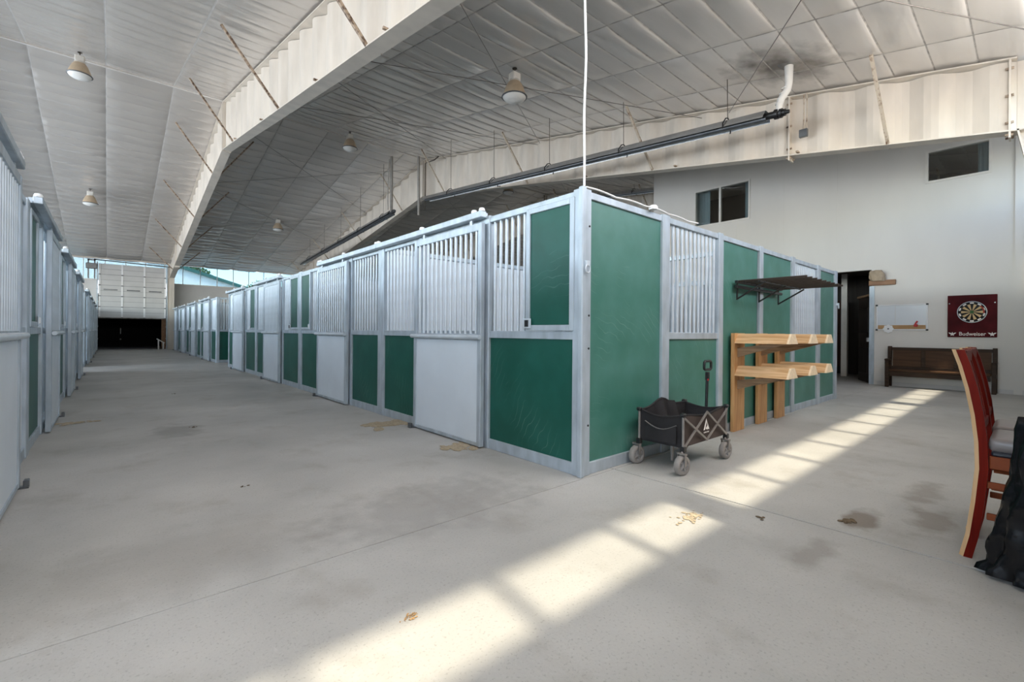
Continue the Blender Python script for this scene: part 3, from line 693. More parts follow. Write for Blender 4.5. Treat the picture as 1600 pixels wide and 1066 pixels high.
o = MB().tube([(FX + .03 + t * 1.9, FY - .01 + .012 * sin(t * 9), HT + .022 + (.05 if False else 0) + .012 * abs(sin(t * 14))) for t in [k / 40 for k in range(41)]], .008, 6).build('cable', M_['rope']); tag(o, 'pale loose cable lying along the top rail of the end wall', 'cable')
cl = MB(); cl.lathe((FX + 1.0, FY - .03, HT + .0), [(.04, .008), (.045, .03), (.03, .05), (0, .055)], 10); cl.build('end_cap', M_['white'], right[0])

# second right block beyond the gap
B2 = 19.33
for k in range(4):
    fr = Fr(FX, B2 + k * PIT - (.0 if k < 3 else 0), (-1, 0), (0, 1))
    lab = ['green horse stall just past the gap, its end wall showing bars', 'horse stall in the far right row, second past the gap', 'horse stall in the far right row, third past the gap', 'farthest horse stall of the right row, by the cream column'][k]
    L = PIT if k < 3 else 3.0
    sec = C_ if k < 3 else [('bars', 0, 1.0), ('door', 1.0, 2.2), ('bars', 2.2, 3.0)]
    r = stall('far', fr, sec, lab, 'far right horse stalls', False)
    if k == 0:
        f2 = Fr(FX, B2, (0, -1), (1, 0)); f2.box(MB(), -.06, 0, .1, 3.6, 0, .1).build('bottom_rail', M_['galv'], r)
        for a in (.02, 1.2, 2.4, 3.6): post(f2, r, a + .03, .1)
        f2.box(MB(), -.06, 0, .1, 3.6, RAIL0, RAIL1).build('middle_rail', M_['galv'], r); f2.box(MB(), -.06, 0, .1, 3.6, TOP0, HT).build('top_rail', M_['galv'], r)
        board(f2, r, .1, 3.6, .1, RAIL0); bars(f2, r, .1, 3.6, RAIL1, TOP0, False)
    partition(Fr(FX + .08, B2 + k * PIT + L - .045, (0, 1), (1, 0)), r, 3.5, True)
    partition(Fr(FX + 3.62, B2 + k * PIT, (1, 0), (0, 1)), r, L - .1, True)

# left row
LX = -0.565
A_L = [('solidw', 0, 1.21), ('door', 1.21, 2.44), ('solid', 2.44, PIT)]
for blk, y0, n in ((0, FY, 4), (1, B2, 4)):
    for k in range(n):
        fr = Fr(LX, y0 + k * PIT, (1, 0), (0, 1)); L = PIT
        first = blk == 0 and k == 0
        if k == 3 and blk == 1: sec = [('winlo', 0, 1.21), ('door', 1.21, 2.44), ('bars', 2.44, 3.2)]
        else: sec = [('winlo', 0, 1.21), ('door', 1.21, 2.44), ('solid' if first else 'bars', 2.44, PIT)]
        lab = (['galvanised horse stall at the left picture edge, only its door and end panel showing', 'left row horse stall with a dark green lower board, next after the cut-off one',
                'left row horse stall, third along the aisle', 'left row horse stall, fourth along the aisle before the gap'] if blk == 0 else
               ['left row horse stall just past the left gap', 'left row horse stall, second past the left gap', 'left row horse stall, third past the left gap', 'farthest left row horse stall, beside the overhead door'])[k]
        r = stall('left', fr, sec, lab, 'left row horse stalls', blk == 0 and k < 2, {2: 'white_board'} if first else None, track_over='prev' if not first else 'prev')
        partition(Fr(LX - .08, y0 + k * PIT + sec[-1][2] - .045, (0, 1), (-1, 0)), r, 3.5, True)
        partition(Fr(LX - 3.62, y0 + k * PIT, (-1, 0), (0, 1)), r, sec[-1][2] - .1, True)

# ------------------------------------------------------------------ far overhead door and dark annex
od = struct('door_1', 'white sectional overhead door pulled half open at the aisle end', 'door')
dx0, dx1, dz0, dz1, dy = -.43, 2.575, 1.83, 4.86, FARY - .12
nsec = 5; hs = (dz1 - dz0) / nsec
MB().box(dx0, dx1, dy + .046, dy + .06, dz0, dz1).build('door_lining', M_['grey_metal'], od)
for k in range(nsec):
    z0 = dz0 + k * hs
    m = MB().box(dx0, dx1, dy, dy + .045, z0 + .010, z0 + hs * .5 - .007)
    m.box(dx0, dx1, dy, dy + .045, z0 + hs * .5 + .007, z0 + hs - .010)
    s_ = m.build('door_section', M_['door_white'], od)
    for x in (dx0 + .03, dx0 + (dx1 - dx0) / 3, dx0 + (dx1 - dx0) * 2 / 3, dx1 - .03): MB().box(x - .04, x + .04, dy - .02, dy, z0 + .015, z0 + hs - .015).build('stile', M_['white'], s_)
    for x in (dx0 + (dx1 - dx0) / 3, dx0 + (dx1 - dx0) * 2 / 3, dx0 + .03, dx1 - .03): MB().box(x - .045, x + .045, dy - .026, dy - .014, z0 - .03, z0 + .03).build('hinge', M_['grey_metal'], s_)
    if k == 2:
        for q in (1 / 6, .5, 5 / 6):
            x = dx0 + (dx1 - dx0) * q; MB().box(x - .3, x + .3, dy - .012, dy - .005, z0 + hs * .55, z0 + hs * .55 + .07).build('window_slot', M_['grey_metal'], s_)
for x in (dx0 - .06, dx1 + .06):
    MB().box(x - .03, x + .03, dy - .06, dy + .05, 0, 4.95).build('track', M_['galv'], od)
    for z in (.6, 1.3, 2.0, 2.7, 3.4, 4.1): MB().box(x - .045, x + .045, dy + .04, dy + .13, z, z + .06).build('bracket', M_['galv'], od)
MB().box(dx0, dx1, dy - .03, dy + .05, dz0 - .04, dz0 + .006).build('bottom_seal', M_['soot'], od)
MB().tube([(dx0 - .2, dy, 5.05), (dx1 + .2, dy, 4.95)], .03, 8).build('torsion_shaft', M_['grey_metal'], od)
an = struct('wall_annex', 'dark lean-to behind the half-open overhead door', 'wall')
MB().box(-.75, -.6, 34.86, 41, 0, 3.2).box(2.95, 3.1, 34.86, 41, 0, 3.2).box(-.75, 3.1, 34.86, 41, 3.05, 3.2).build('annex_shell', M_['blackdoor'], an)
d3 = struct('door_3', 'black closed door in the dark beyond the overhead door', 'door')
for k in range(5): MB().box(-.6, 2.95, 40.80, 40.86, .61 * k + .006, .61 * (k + 1) - .006).build('door_section', M_['blackdoor'], d3)
MB().box(-.75, 3.1, 40.9, 41.0, 0, 3.2).build('door_backing', M_['blackdoor'], d3)
MB().box(.59, .63, 40.75, 40.8, .85, 1.25).lathe((.61, 40.76, .5), [(0, 0), (.05, 0), (.05, .03), (0, .03)], 10, 0, 1).build('handle', M_['white'], d3)
MB().box(-.2, 1.05, 40.78, 40.8, 1.60, 1.615).box(-.2, 1.0, 40.78, 40.8, 1.13, 1.14).build('hinge_strip', M_['inner_dark'], d3)
t3 = MB().box(2.42, 2.62, 35.1, 35.3, 0, 3.0).build('trim_3', M_['plank']); tag(t3, 'brown timber post inside the far door opening', 'trim', kind='structure')
bn = thing('slanted_bench', (2.42, 34.3, 0), 'small pale slanted wooden bench at the foot of the far door', 'bench')
MB().beam((2.15, 34.25, .62), (2.50, 34.25, .38), .5, .05).build('board', M_['white_paint'], bn)
for x, h in ((2.22, .54), (2.45, .39)):
    for y in (34.06, 34.42): MB().box(x - .025, x + .025, y - .025, y + .025, 0, h).build('leg', M_['white_paint'], bn)
opn = thing('door_operator', (-.72, 34.5, SILL), 'dark electric door operator on a bracket left of the overhead door', 'motor')
for x in (-.86, -.60): MB().box(x - .035, x + .035, 34.46, 34.54, SILL + .05, 5.05).build('bracket_leg', M_['grey_metal'], opn)
MB().bbox(-.97, -.5, 34.40, 34.60, 4.52, 4.83, .02).build('motor_box', M_['grey_metal'], opn)
MB().box(-.9, -.56, 34.46, 34.54, 4.97, 5.05).build('cross_bar', M_['grey_metal'], opn)

# ------------------------------------------------------------------ outside, seen through the glass
bar_ = thing('metal_barn', (4, 74, -.25), 'white metal barn with teal roof trim beyond the far glazing', 'building')
bx0, bx1, pk = -32.0, 20.0, -6.0
ridge_z, eave_z = 13.2, 5.37
MB().poly([(x, y, z) for y in (74, 76) for x, z in ((bx0, -.25), (bx1, -.25), (bx1, eave_z), (pk, ridge_z), (bx0, eave_z))],
          [(0, 1, 2, 3, 4), (9, 8, 7, 6, 5), (0, 5, 6, 1), (1, 6, 7, 2), (2, 7, 8, 3), (3, 8, 9, 4), (4, 9, 5, 0)]).build('gable_wall', M_['barn_wall'], bar_)
for (a, za, b, zb) in ((pk, ridge_z, bx1 + .6, eave_z - .2), (pk, ridge_z, bx0 - .6, eave_z - .2)):
    MB().beam((a, 73.8, za + .15), (b, 73.8, zb + .15), .5, .38).build('roof_trim', M_['teal'], bar_)
def tree(x, y, h, r, label, seed):
    q = random.Random(seed); t = thing('leafy_tree', (x, y, -.25), label, 'tree', 'trees beyond the far glazing')
    m = MB(); m.tube([(x, y, -.25), (x + .1, y, h * .35), (x - .1, y + .1, h * .6)], [.3, .22, .1], 8)
    for k in range(8):
        a = q.uniform(0, 6.28); m.tube([(x, y, h * q.uniform(.35, .55)), (x + r * .7 * cos(a), y + r * .7 * sin(a), h * q.uniform(.65, .9))], [.09, .03], 5)
    m.build('trunk', M_['bark'], t)
    m = MB()
    for k in range(1500):
        th, ph, rad = q.uniform(0, 6.283), math.acos(q.uniform(-1, 1)), r * q.uniform(.25, 1) ** .5
        c = Vector((x + rad * sin(ph) * cos(th), y + rad * sin(ph) * sin(th), h * .68 + rad * .8 * cos(ph)))
        a = Vector((q.uniform(-1, 1), q.uniform(-1, 1), q.uniform(-1, 1))).normalized() * .26; b = a.orthogonal().normalized() * .16
        m.poly([c - a, c - b, c + a, c + b], [(0, 1, 2, 3)])
    tag(m.build('foliage', M_['leaf'], t), kind='stuff')
tree(19.5, 86, 11.0, 2.6, 'leafy tree past the end of the white barn roof', 4)
tree(9.4, 82, 12.6, 2.6, 'leafy tree rising above the teal edge of the barn roof', 9)

# ------------------------------------------------------------------ high-bay lights
def bay_light(x, y, label):
    z = roof(y) - .04; t = thing('high_bay_light', (x, y, z), label, 'lamp', 'high-bay lights on the ceiling')
    MB().tube([(x, y, z), (x, y, z - .10)], .012, 6).lathe((x, y, z - .06), [(.05, .05), (.05, .06), (0, .065)], 10).build('hook', M_['chain'], t)
    m = MB(); m.bbox(x - .10, x + .10, y - .09, y + .09, z - .27, z - .10, .02); m.lathe((x, y, z - .30), [(.12, 0), (.11, .05), (.07, .06)], 16); m.build('ballast_box', M_['white_paint'], t)
    pr = [(.12, -.29), (.15, -.33), (.19, -.42), (.225, -.52), (.245, -.58)]
    m = MB(); m.lathe((x, y, z), pr, 28); m.lathe((x, y, z), [(r - .008, h) for r, h in pr], 28); rf = m.build('reflector', M_['aged'], t)
    m = MB(); m.lathe((x, y, z), [(.243, -.575), (.262, -.582), (.262, -.598), (.24, -.602)], 28); m.build('rim', M_['grey_metal'], t)
    m = MB(); m.lathe((x, y, z), [(.24, -.595), (.205, -.64), (.13, -.675), (0, -.69)], 28); m.build('lens', M_['lens'], t)
for x, y, l in ((-.6, 16.32, 'beige high-bay light highest over the aisle, near the left picture edge'), (-.6, 25.48, 'beige high-bay light over the far part of the aisle'),
                (6.43, 16.17, 'beige high-bay light hanging by the ridge between the two rafter frames'), (6.43, 25.42, 'small beige high-bay light lowest on the far roof slope'),
                (6.2, 7.05, 'large beige high-bay light above the near corner stall'), (14.0, 16.3, 'shadowed high-bay light behind the second rafter frame'),
                ): bay_light(x, y, l)

# ------------------------------------------------------------------ radiant tube heaters
def heater(p, q, label, flue):
    p, q = Vector(p), Vector(q); t = thing('tube_heater', p, label, 'heater', 'radiant tube heaters')
    d = (q - p).normalized(); a = Vector((1, 0, 0)); u = a.cross(d)
    if u.z < 0: u = -u
    m = MB(); m.tube([p + u * -.03, q + u * -.03], .05, 12); m.build('burner_tube', M_['grey_metal'], t)
    m = MB(); vs = []
    prof = [(-.17, -.06), (-.155, -.02), (-.07, .085), (.07, .085), (.155, -.02), (.17, -.06)]
    for e in (p, q):
        for x, z in prof: vs.append(e + a * x + u * z)
    m.poly(vs, [(k, k + 1, k + 7, k + 6) for k in range(5)]); m.build('reflector', M_['alum'], t)
    Lg = (q - p).length
    n = 5
    for k in range(n):
        c = p + d * (Lg * (k + .3) / n); top = Vector((c.x, c.y, roof(c.y) - .05))
        ln = MB(); ln.tube([c + u * .15, top], .007, 5); ln.build('chain', M_['chain'], t)
        hk = MB(); hk.tube([c + a * s_ * .16 + u * zz for s_, zz in ((-1, -.09), (-1.08, .0), (-.5, .12), (0, .15), (.5, .12), (1.08, 0), (1, -.09))] , .013, 6); hk.build('hanger', M_['black'], t)
    bb = MB(); bb.tube([p + d * .05, p - d * .30], .06, 12); bb.tube([p - d * .30, p - d * .36], [.035, .03], 10); bb.tube([p - d * .13, p - d * .19], .085, 14); bb.tube([p - d * .21, p - d * .25], .08, 14); bb.build('burner', M_['black'] if flue == 'white' else M_['grey_metal'], t)
    if flue == 'white':
        f = MB(); b0 = p - d * .2; x, y = b0.x, b0.y
        f.tube([(x, y - .0, p.z + .0), (x, y, p.z + .12), (x, y - .03, p.z + .22), (x + .02, y - .12, p.z + .36), (x + .02, y - .14, p.z + .46), (x + .02, y - .14, roof(y) - .05)], [.055, .055, .06, .06, .058, .07], 14); f.build('flue', M_['pvc'], t)
        for k in range(4): 
            g_ = MB(); g_.lathe((x + .01 * k * .5, y - .03 * k, p.z + .14 + .08 * k), [(.062, 0), (.068, .01), (.062, .02)], 14); g_.build('flue_band', M_['pvc'], t)
        s_ = MB(); s_.lathe((x + .02, y - .14, roof(y) - .07), [(.07, 0), (.12, .02), (.17, .06)], 20); s_.build('sooty_flashing', M_['soot'], t)
    elif flue:
        f = MB(); f.tube([(p.x, p.y, p.z), (p.x, p.y, roof(p.y) - .04)], .06, 12); f.tube([(p.x - .14, p.y, p.z + .1), (p.x - .16, p.y, p.z + .6), (p.x - .1, p.y, roof(p.y) - .2)], .02, 8); f.build('flue', M_['tube_light'], t)
heater((8.7, 3.15, 5.02), (8.7, 14.75, 6.03), 'long radiant tube heater crossing in front of the second frame, white flue at its end', 'white')
heater((8.7, 17.5, 6.05), (8.7, 29.3, 5.21), 'dark radiant tube heater running down the far roof slope', 'grey')
heater((16.1, 15.0, 7.45), (16.1, 6.0, 6.35), 'dark heater tube in the shadow behind the second rafter frame', None)
pp = MB(); pp.tube([(9.55, 16.75, 5.95), (9.55, 16.8, roof(16.8) - .03)], .055, 10); o = pp.build('vent_pipe', M_['tube_light']); tag(o, 'grey vertical vent pipe at the ridge joint of the second frame', 'pipe')
pp = MB(); pp.tube([(9.75, 16.6, 6.2), (9.75, 16.6, 8.1), (9.75, 15.9, 8.05), (9.75, 15.6, 8.1)], .022, 8); o = pp.build('gas_pipe', M_['chain']); tag(o, 'thin dark gas pipe beside the vent pipe at the ridge', 'pipe')
jb = thing('junction_box', (9.93, 2.95, 5.0), 'small grey junction box with conduit on the second rafter frame', 'box')
MB().bbox(9.86, 9.93, 2.86, 3.0, 4.93, 5.08, .008).build('box', M_['grey_metal'], jb); MB().tube([(9.9, 2.93, 5.08), (9.9, 2.93, 5.75)], .012, 6).tube([(9.9, 2.88, 5.08), (9.9, 2.88, 5.75)], .012, 6).build('conduit', M_['cream_dirty'], jb)
rp = MB(); rp.tube([(2.985 + .006 * sin(k * 1.1), 2.50 + .004 * sin(k * .7), 2.36 + k * .16) for k in range(24)], .010, 8); o = rp.build('white_rope', M_['rope']); tag(o, 'white rope hanging from the ceiling down to the corner post', 'rope')

# ------------------------------------------------------------------ saddle racks
def saddle_rack(x, label, wd):
    y = FY - .013; t = thing('saddle_rack', (x, y, 0), label, 'rack', 'wooden saddle racks on the end wall')
    MB().bbox(x - wd / 2, x + wd / 2, y - .045, y, 0, 1.19, .004).build('upright', M_['pine0'], t)
    for z in (1.185, .795):
        f = lambda u, v, tt: (x + u, tt, z + v)
        y0, y1 = y - .045, 1.80
        ar = MB(); ar.prism([(-.155, -.115), (.155, -.115), (.055, 0), (-.055, 0)], f, y0, y1 + .022); am = ar.build('saddle_arm', M_['pine1'], t)
        MB().prism([(-.155, -.115), (.155, -.115), (.055, 0), (-.055, 0)], f, y1 + .022, y1).build('end_board', M_['pine_end'], am)
        sp = MB(); sp.poly([(x + dx, yy, zz) for dx in (-.07, -.025) for yy, zz in ((y0, z - .285), (y0, z - .175), (y0 - .38, z - .112), (y0 - .54, z - .112))], [(0, 1, 2, 3), (7, 6, 5, 4), (0, 4, 5, 1), (1, 5, 6, 2), (2, 6, 7, 3), (3, 7, 4, 0)])
        sp.build('support', M_['oldwood'], am)
saddle_rack(5.80, 'pine saddle rack with two stacked arms, the one nearest the wagon', .30)
saddle_rack(6.54, 'pine saddle rack with two stacked arms, the middle one of three', .29)
saddle_rack(7.20, 'pine saddle rack with two stacked arms, the one farthest from the wagon', .29)

# blanket rack above
bk = thing('blanket_rack', (6.46, FY - .013, 1.8), 'dark brown tubular blanket rack fixed above the saddle racks', 'rack')
yw = FY - .015
for dz in (0, -.06): MB().bbox(5.74, 7.25, yw - .035, yw, 1.80 + dz, 1.835 + dz, .004).build('wall_rail', M_['black'], bk)
for k in range(9):
    x = 5.78 + k * 1.42 / 8
    MB().tube([(x, yw - .02, 1.825), (x, 1.665, 1.825)], .013, 8).build('tube', mat('brown_tube', (.045, .032, .026), .4, .3) if k == 0 else bpy.data.materials['brown_tube'], bk)
MB().tube([(5.76, 2.16, 1.808), (7.22, 2.16, 1.808)], .010, 8).build('cross_tube', M_['black'], bk)
for x in (5.80, 6.48, 7.17):
    m = MB(); m.box(x - .012, x + .012, yw - .014, yw, 1.60, 1.80); m.tube([(x, yw - .012, 1.615), (x, 2.10, 1.80)], .011, 8); m.build('bracket', M_['black'], bk)

# ------------------------------------------------------------------ folding wagon
WX0, WX1, WY0, WY1, WZ0, WZ1 = 3.615, 4.41, 1.945, 2.35, .225, .49
wg = thing('folding_wagon', (4.0, 2.15, 0), 'black folding canvas wagon with dusty wheels beside the end wall', 'wagon')
def rimz(t, s):   # height of the top hem, t along, s which side
    if s == 'far': return WZ1 + .075 * math.exp(-((t - .42) / .2) ** 2)
    if s == 'near': return WZ1 - .035 * sin(pi * t) ** 2
    return WZ1 - .035 * sin(pi * t)
def side_panel(p, q, s, nm, mt, inward):
    m = MB(); n = 14; vs = []; fs = []; h = 5
    p, q = Vector(p), Vector(q); nrm = Vector(inward)
    for k in range(n + 1):
        t = k / n
        for j in range(h + 1):
            z = WZ0 + (rimz(t, s) - WZ0) * j / h
            c = p + (q - p) * t + nrm * (.018 * sin(pi * t) * sin(pi * j / h) + .004 * sin(9 * t + j)); vs.append((c.x, c.y, z))
    for k in range(n):
        for j in range(h): a = k * (h + 1) + j; fs.append((a, a + 1, a + h + 2, a + h + 1))
    o_ = len(vs); vs2 = [(v[0] + inward[0] * .012, v[1] + inward[1] * .012, v[2]) for v in vs]
    m.poly(vs, fs, 0, True); m.poly(vs2, fs, 1, True)
    m.tube([(v[0] + inward[0] * .006, v[1] + inward[1] * .006, v[2]) for v in vs[h::h + 1]], .010, 6, mi=1)
    return m.build(nm, [M_[mt], M_['fabric']], wg)
ns = side_panel((WX0, WY0, 0), (WX1, WY0, 0), 'near', 'canvas_side', 'fabric_side', (0, 1, 0))
side_panel((WX0, WY1, 0), (WX1, WY1, 0), 'far', 'canvas_side', 'fabric', (0, -1, 0))
e1 = side_panel((WX0, WY0, 0), (WX0, WY1, 0), 'end', 'canvas_end', 'fabric', (1, 0, 0))
side_panel((WX1, WY0, 0), (WX1, WY1, 0), 'end', 'canvas_end', 'fabric', (-1, 0, 0))
# folds inside and floor
m = MB(); m.bbox(WX0 + .01, WX1 - .01, WY0 + .01, WY1 - .01, WZ0 - .01, WZ0 + .015, .005); m.build('canvas_floor', M_['fabric'], wg)
m = MB(); vs = []
for k in range(13):
    t = k / 12
    for z, off in ((WZ0 + .05, .10), (rimz(.42, 'far') - .01, .0)): vs.append((WX0 + .2 + .34 * t + .02 * sin(8 * t), WY1 - .02 - off * abs(sin(pi * t * 1.5)) , z - .05 * abs(t - .4)))
m.poly(vs, [(2 * k, 2 * k + 2, 2 * k + 3, 2 * k + 1) for k in range(12)], 0, True); m.build('canvas_fold', M_['fabric'], wg)
m = MB(); m.tube([(WX0 - .012, WY0 + .05 + .3 * t, .40 - .05 * sin(pi * t)) for t in [k / 10 for k in range(11)]], .005, 6); m.build('pocket_hem', M_['tube'], e1)
m = MB(); m.poly([(WX0 - .016 - .012 * sin(pi * t), WY0 + .05 + .3 * t, z - (.05 * sin(pi * t) if z > .3 else 0)) for t in [k / 10 for k in range(11)] for z in (.245, .40)], [(2 * k, 2 * k + 2, 2 * k + 3, 2 * k + 1) for k in range(10)], 0, True); m.build('mesh_pocket', M_['fabric'], e1)
for x in (WX0 - .005, WX1 + .005):
    for y in (WY0 - .008, WY1 + .008):
        m = MB(); m.tube([(x, y, .20), (x, y, WZ1)], .011, 8); pst = m.build('corner_post', M_['tube'], wg)
        m = MB(); m.bbox(x - .022, x + .022, y - .022, y + .022, WZ1 - .01, WZ1 + .022, .008); m.build('corner_cap', M_['black'], pst)
        m = MB(); m.bbox(x - .022, x + .022, y - .022, y + .022, .185, .235, .006); m.build('foot_joint', M_['black'], pst)
xm = (WX0 + WX1) / 2
for y in (WY0 - .016, WY1 + .016):
    for a, b in (((WX0, .225), (xm, WZ1 - .005)), ((WX0, WZ1 - .02), (xm, .235)), ((xm, WZ1 - .005), (WX1, .225)), ((xm, .235), (WX1, WZ1 - .02))):
        MB().beam((a[0], y, a[1]), (b[0], y - .004 if y < 2 else y, b[1]), .010, .019).build('cross_strut', M_['tube'], wg)
for x, yw_, sw in ((WX0 - .025, WY0 - .01, 1), (WX0 - .01, WY1 + .03, 1), (WX1 - .02, WY0 - .015, 0), (WX1 - .03, WY1 - .0, 0)):
    wh = MB(); R_ = .083; c = (x, yw_, R_)
    th_ = .5 if sw else .25
    wh.lathe((0, 0, 0), [(.052, -.024), (.070, -.027), (.081, -.019), (R_, -.008), (R_, .008), (.081, .019), (.070, .027), (.052, .024), (.052, -.024)], 24, 0, 1)
    mh = MB(); mh.lathe((0, 0, 0), [(0, -.022), (.022, -.024), (.026, -.012), (.044, -.012), (.053, -.02)], 20, 0, 1); mh.lathe((0, 0, 0), [(0, .022), (.022, .024), (.026, .012), (.044, .012), (.053, .02)], 20, 0, 1)
    for k in range(5):
        a = k * 2 * pi / 5; mh.beam((.015 * cos(a), -.018, .015 * sin(a)), (.050 * cos(a), -.018, .050 * sin(a)), .012, .012)
    R3 = Matrix.Rotation(-.18 if sw else -.10, 3, 'Z')
    for b_ in (wh, mh): b_.v = [tuple(R3 @ Vector(v) + Vector(c)) for v in b_.v]
    wo = wh.build('wheel', M_['tyre'], wg); mh.build('hub', M_['hub'], wo)
    fk = MB(); ax = R3 @ Vector((0, 1, 0))
    for s_ in (-1, 1):
        p0 = Vector(c) + ax * s_ * .036; fk.beam(p0, p0 + Vector((0, 0, .096)), .022, .006, up=tuple(ax))
    p0 = Vector(c) + Vector((0, 0, .096)); fk.beam(p0 - ax * .042, p0 + ax * .042, .03, .014); fk.tube([p0, (x + (.02 if x < 4 else .025), WY0 - .008 if yw_ < 2.1 else WY1 + .008, .21)], .013, 8)
    fk.build('fork', M_['tube'], wo)
lg = MB(); lg.tube([(xm - .2, 2.15, .22), (xm - .2, 2.15, .12)], .018, 8).tube([(xm - .2, 2.15, .12), (xm - .2, 2.15, .04)], .014, 8); lg.build('center_leg', M_['tube'], wg)
hd = MB(); hx, hy = 4.475, 2.15
hd.tube([(hx - .03, hy, .25), (hx, hy, .80)], .014, 10); ho = hd.build('handle', M_['black'], wg)
m = MB(); m.tube([Vector((hx + .004, hy, .865)) + Vector((.072 * max(-1, min(1, 1.2 * cos(a))), 0, .042 * max(-1, min(1, 1.25 * sin(a))))) for a in [k * 2 * pi / 20 for k in range(20)]], .013, 8, closed=True); m.build('grip', M_['black'], ho)
m = MB(); m.bbox(hx - .02, hx + .02, hy - .016, hy + .016, .72, .80, .005); m.build('grip_neck', M_['black'], ho); m = MB(); m.box(hx - .021, hx - .005, hy - .018, hy - .010, .715, .735); m.build('release_button', M_['red'], ho)
# printed mark on the canvas side: split mountain peak with the lettering under it
lx, lz, ly = xm + .012, .355, WY0 - .007
m = MB(); T = lambda pts: m.poly([(lx + u * .088, ly + .014 * 0, lz + v * .072) for u, v in pts], [tuple(range(len(pts)))])
T([(-.62, -.45), (-.05, .95), (.10, .55), (-.08, .15), (-.30, -.45)]); T([(.14, .55), (.62, -.45), (.05, -.45), (-.18, -.30), (.18, .05)])
m.build('printed_mark', M_['print_white'], ns)
mesh_text('OZARK TRAIL', .016, 'lettering', M_['print_white'], ns, Matrix.Translation((lx, ly, lz - .055)) @ Matrix.Rotation(pi / 2, 4, 'X'), .0006, .0004)

# ------------------------------------------------------------------ bench, boards and small things at the white wall
be = thing('wooden_pew', (13.6, 1.4, 0), 'dark wooden pew with panelled back against the white wall', 'bench')
by0, by1 = .55, 2.25
m = MB(); m.bbox(13.755, 13.80, by0, by1, .84, .905, .006); m.bbox(13.76, 13.795, by0, by1, .37, .47); m.build('back_rail', M_['darkwood'], be)
n3 = 3
for k in range(n3):
    a = by0 + .05 + (by1 - by0 - .1) * k / n3; b = by0 + .05 + (by1 - by0 - .1) * (k + 1) / n3
    MB().box(13.77, 13.79, a, b, .47, .84).build('back_panel', M_['darkpanel'], be)
    if k: MB().bbox(13.755, 13.797, a - .035, a + .035, .47, .84, .004).build('back_stile', M_['darkwood'], be)
MB().bbox(13.40, 13.79, by0 + .04, by1 - .04, .365, .405, .01).build('seat', M_['darkpanel'], be)
MB().bbox(13.43, 13.46, by0 + .05, by1 - .05, .255, .365, .004).build('apron', M_['darkwood'], be)
for y in (by0, by1):
    m = MB(); m.bbox(13.72, 13.80, y - .035, y + .035, 0, .93, .006); m.bbox(13.40, 13.46, y - .035, y + .035, 0, .62, .006); m.bbox(13.385, 13.78, y - .04, y + .04, .60, .645, .01); m.bbox(13.45, 13.73, y - .03, y + .03, .30, .40, .004)
    m.build('end_frame', M_['darkwood'], be)

db = thing('dartboard_panel', (WX - .03, .9, 1.6), 'square maroon panel with a round dartboard, on the white wall', 'dartboard')
MB().bbox(WX - .035, WX, .525, 1.275, 1.155, 2.055, .006).build('backing_board', M_['maroon'], db)
cy_, cz_ = .896, 1.69; X_ = WX - .035
def seg(m, r0, r1, k, n=20, x=X_ - .03, th=.0):
    a0, a1 = (k - .5) * 2 * pi / n, (k + .5) * 2 * pi / n
    P = lambda r, a: (x, cy_ + r * sin(a), cz_ + r * cos(a))
    m.poly([P(r0, a0), P(r1, a0), P(r1, (a0 + a1) / 2), P(r1, a1), P(r0, a1)], [(0, 1, 2, 3, 4)])
m = MB(); m.lathe((X_ - .028, cy_, cz_), [(0, 0), (.228, 0), (.228, .028)], 40, 0, 0); bd = m.build('dartboard', M_['dart_black'], db)
m1, m2, m3, m4 = MB(), MB(), MB(), MB()
for k in range(20):
    if k % 2: seg(m1, .03, .165, k)
    if k % 2 == 0: seg(m2, .178, .206, k)
    if k in (15, 16, 17): seg(m3, .168, .19, k, x=X_ - .0305)
m1.build('scoring_wedges', M_['dart_tan'], bd); m2.build('number_marks', M_['print_white'], bd); m3.build('red_segments', M_['dart_red'], bd)
m = MB(); m.lathe((X_ - .031, cy_, cz_), [(0, -.001), (.032, -.001), (.032, .002)], 20, 0, 0); m.build('bullseye', M_['dart_green'], bd)
m = MB(); m.tube([(X_ - .03, cy_ + .222 * sin(a), cz_ + .222 * cos(a)) for a in [k * 2 * pi / 40 for k in range(40)]], .007, 6, closed=True); m.build('number_ring', M_['galv_bar'], bd)
RT = Matrix(((0, 0, -1, X_ - .002), (-1, 0, 0, cy_ - .005), (0, 1, 0, 1.222), (0, 0, 0, 1)))
mesh_text('Budweiser', .112, 'lettering', M_['print_white'], db, RT, .001, .0008, .86)
for s_ in (-1, 1):
    m = MB(); c = (cy_ + s_ * .30, 1.222)
    pts = [(-.065, .03), (-.035, .028), (-.015, .012), (0, .045), (.015, .012), (.035, .028), (.065, .03), (.04, .0), (.02, -.012), (.03, -.04), (0, -.028), (-.03, -.04), (-.02, -.012), (-.04, 0)]
    m.poly([(X_ - .003, c[0] + u, c[1] + v) for u, v in pts], [(13, 0, 1, 2), (2, 3, 4), (4, 5, 6, 7), (7, 8, 12, 13), (2, 4, 7, 13), (8, 9, 10), (12, 8, 10), (10, 11, 12)]); m.build('eagle_emblem', M_['print_white'], db)
m = MB()
for y in (.56, 1.245): m.lathe((X_ - .006, y, 1.88), [(0, 0), (.012, 0), (.012, .006)], 8, 0, 0)
tag(m.build('screws', M_['galv_bar'], db), kind='stuff')

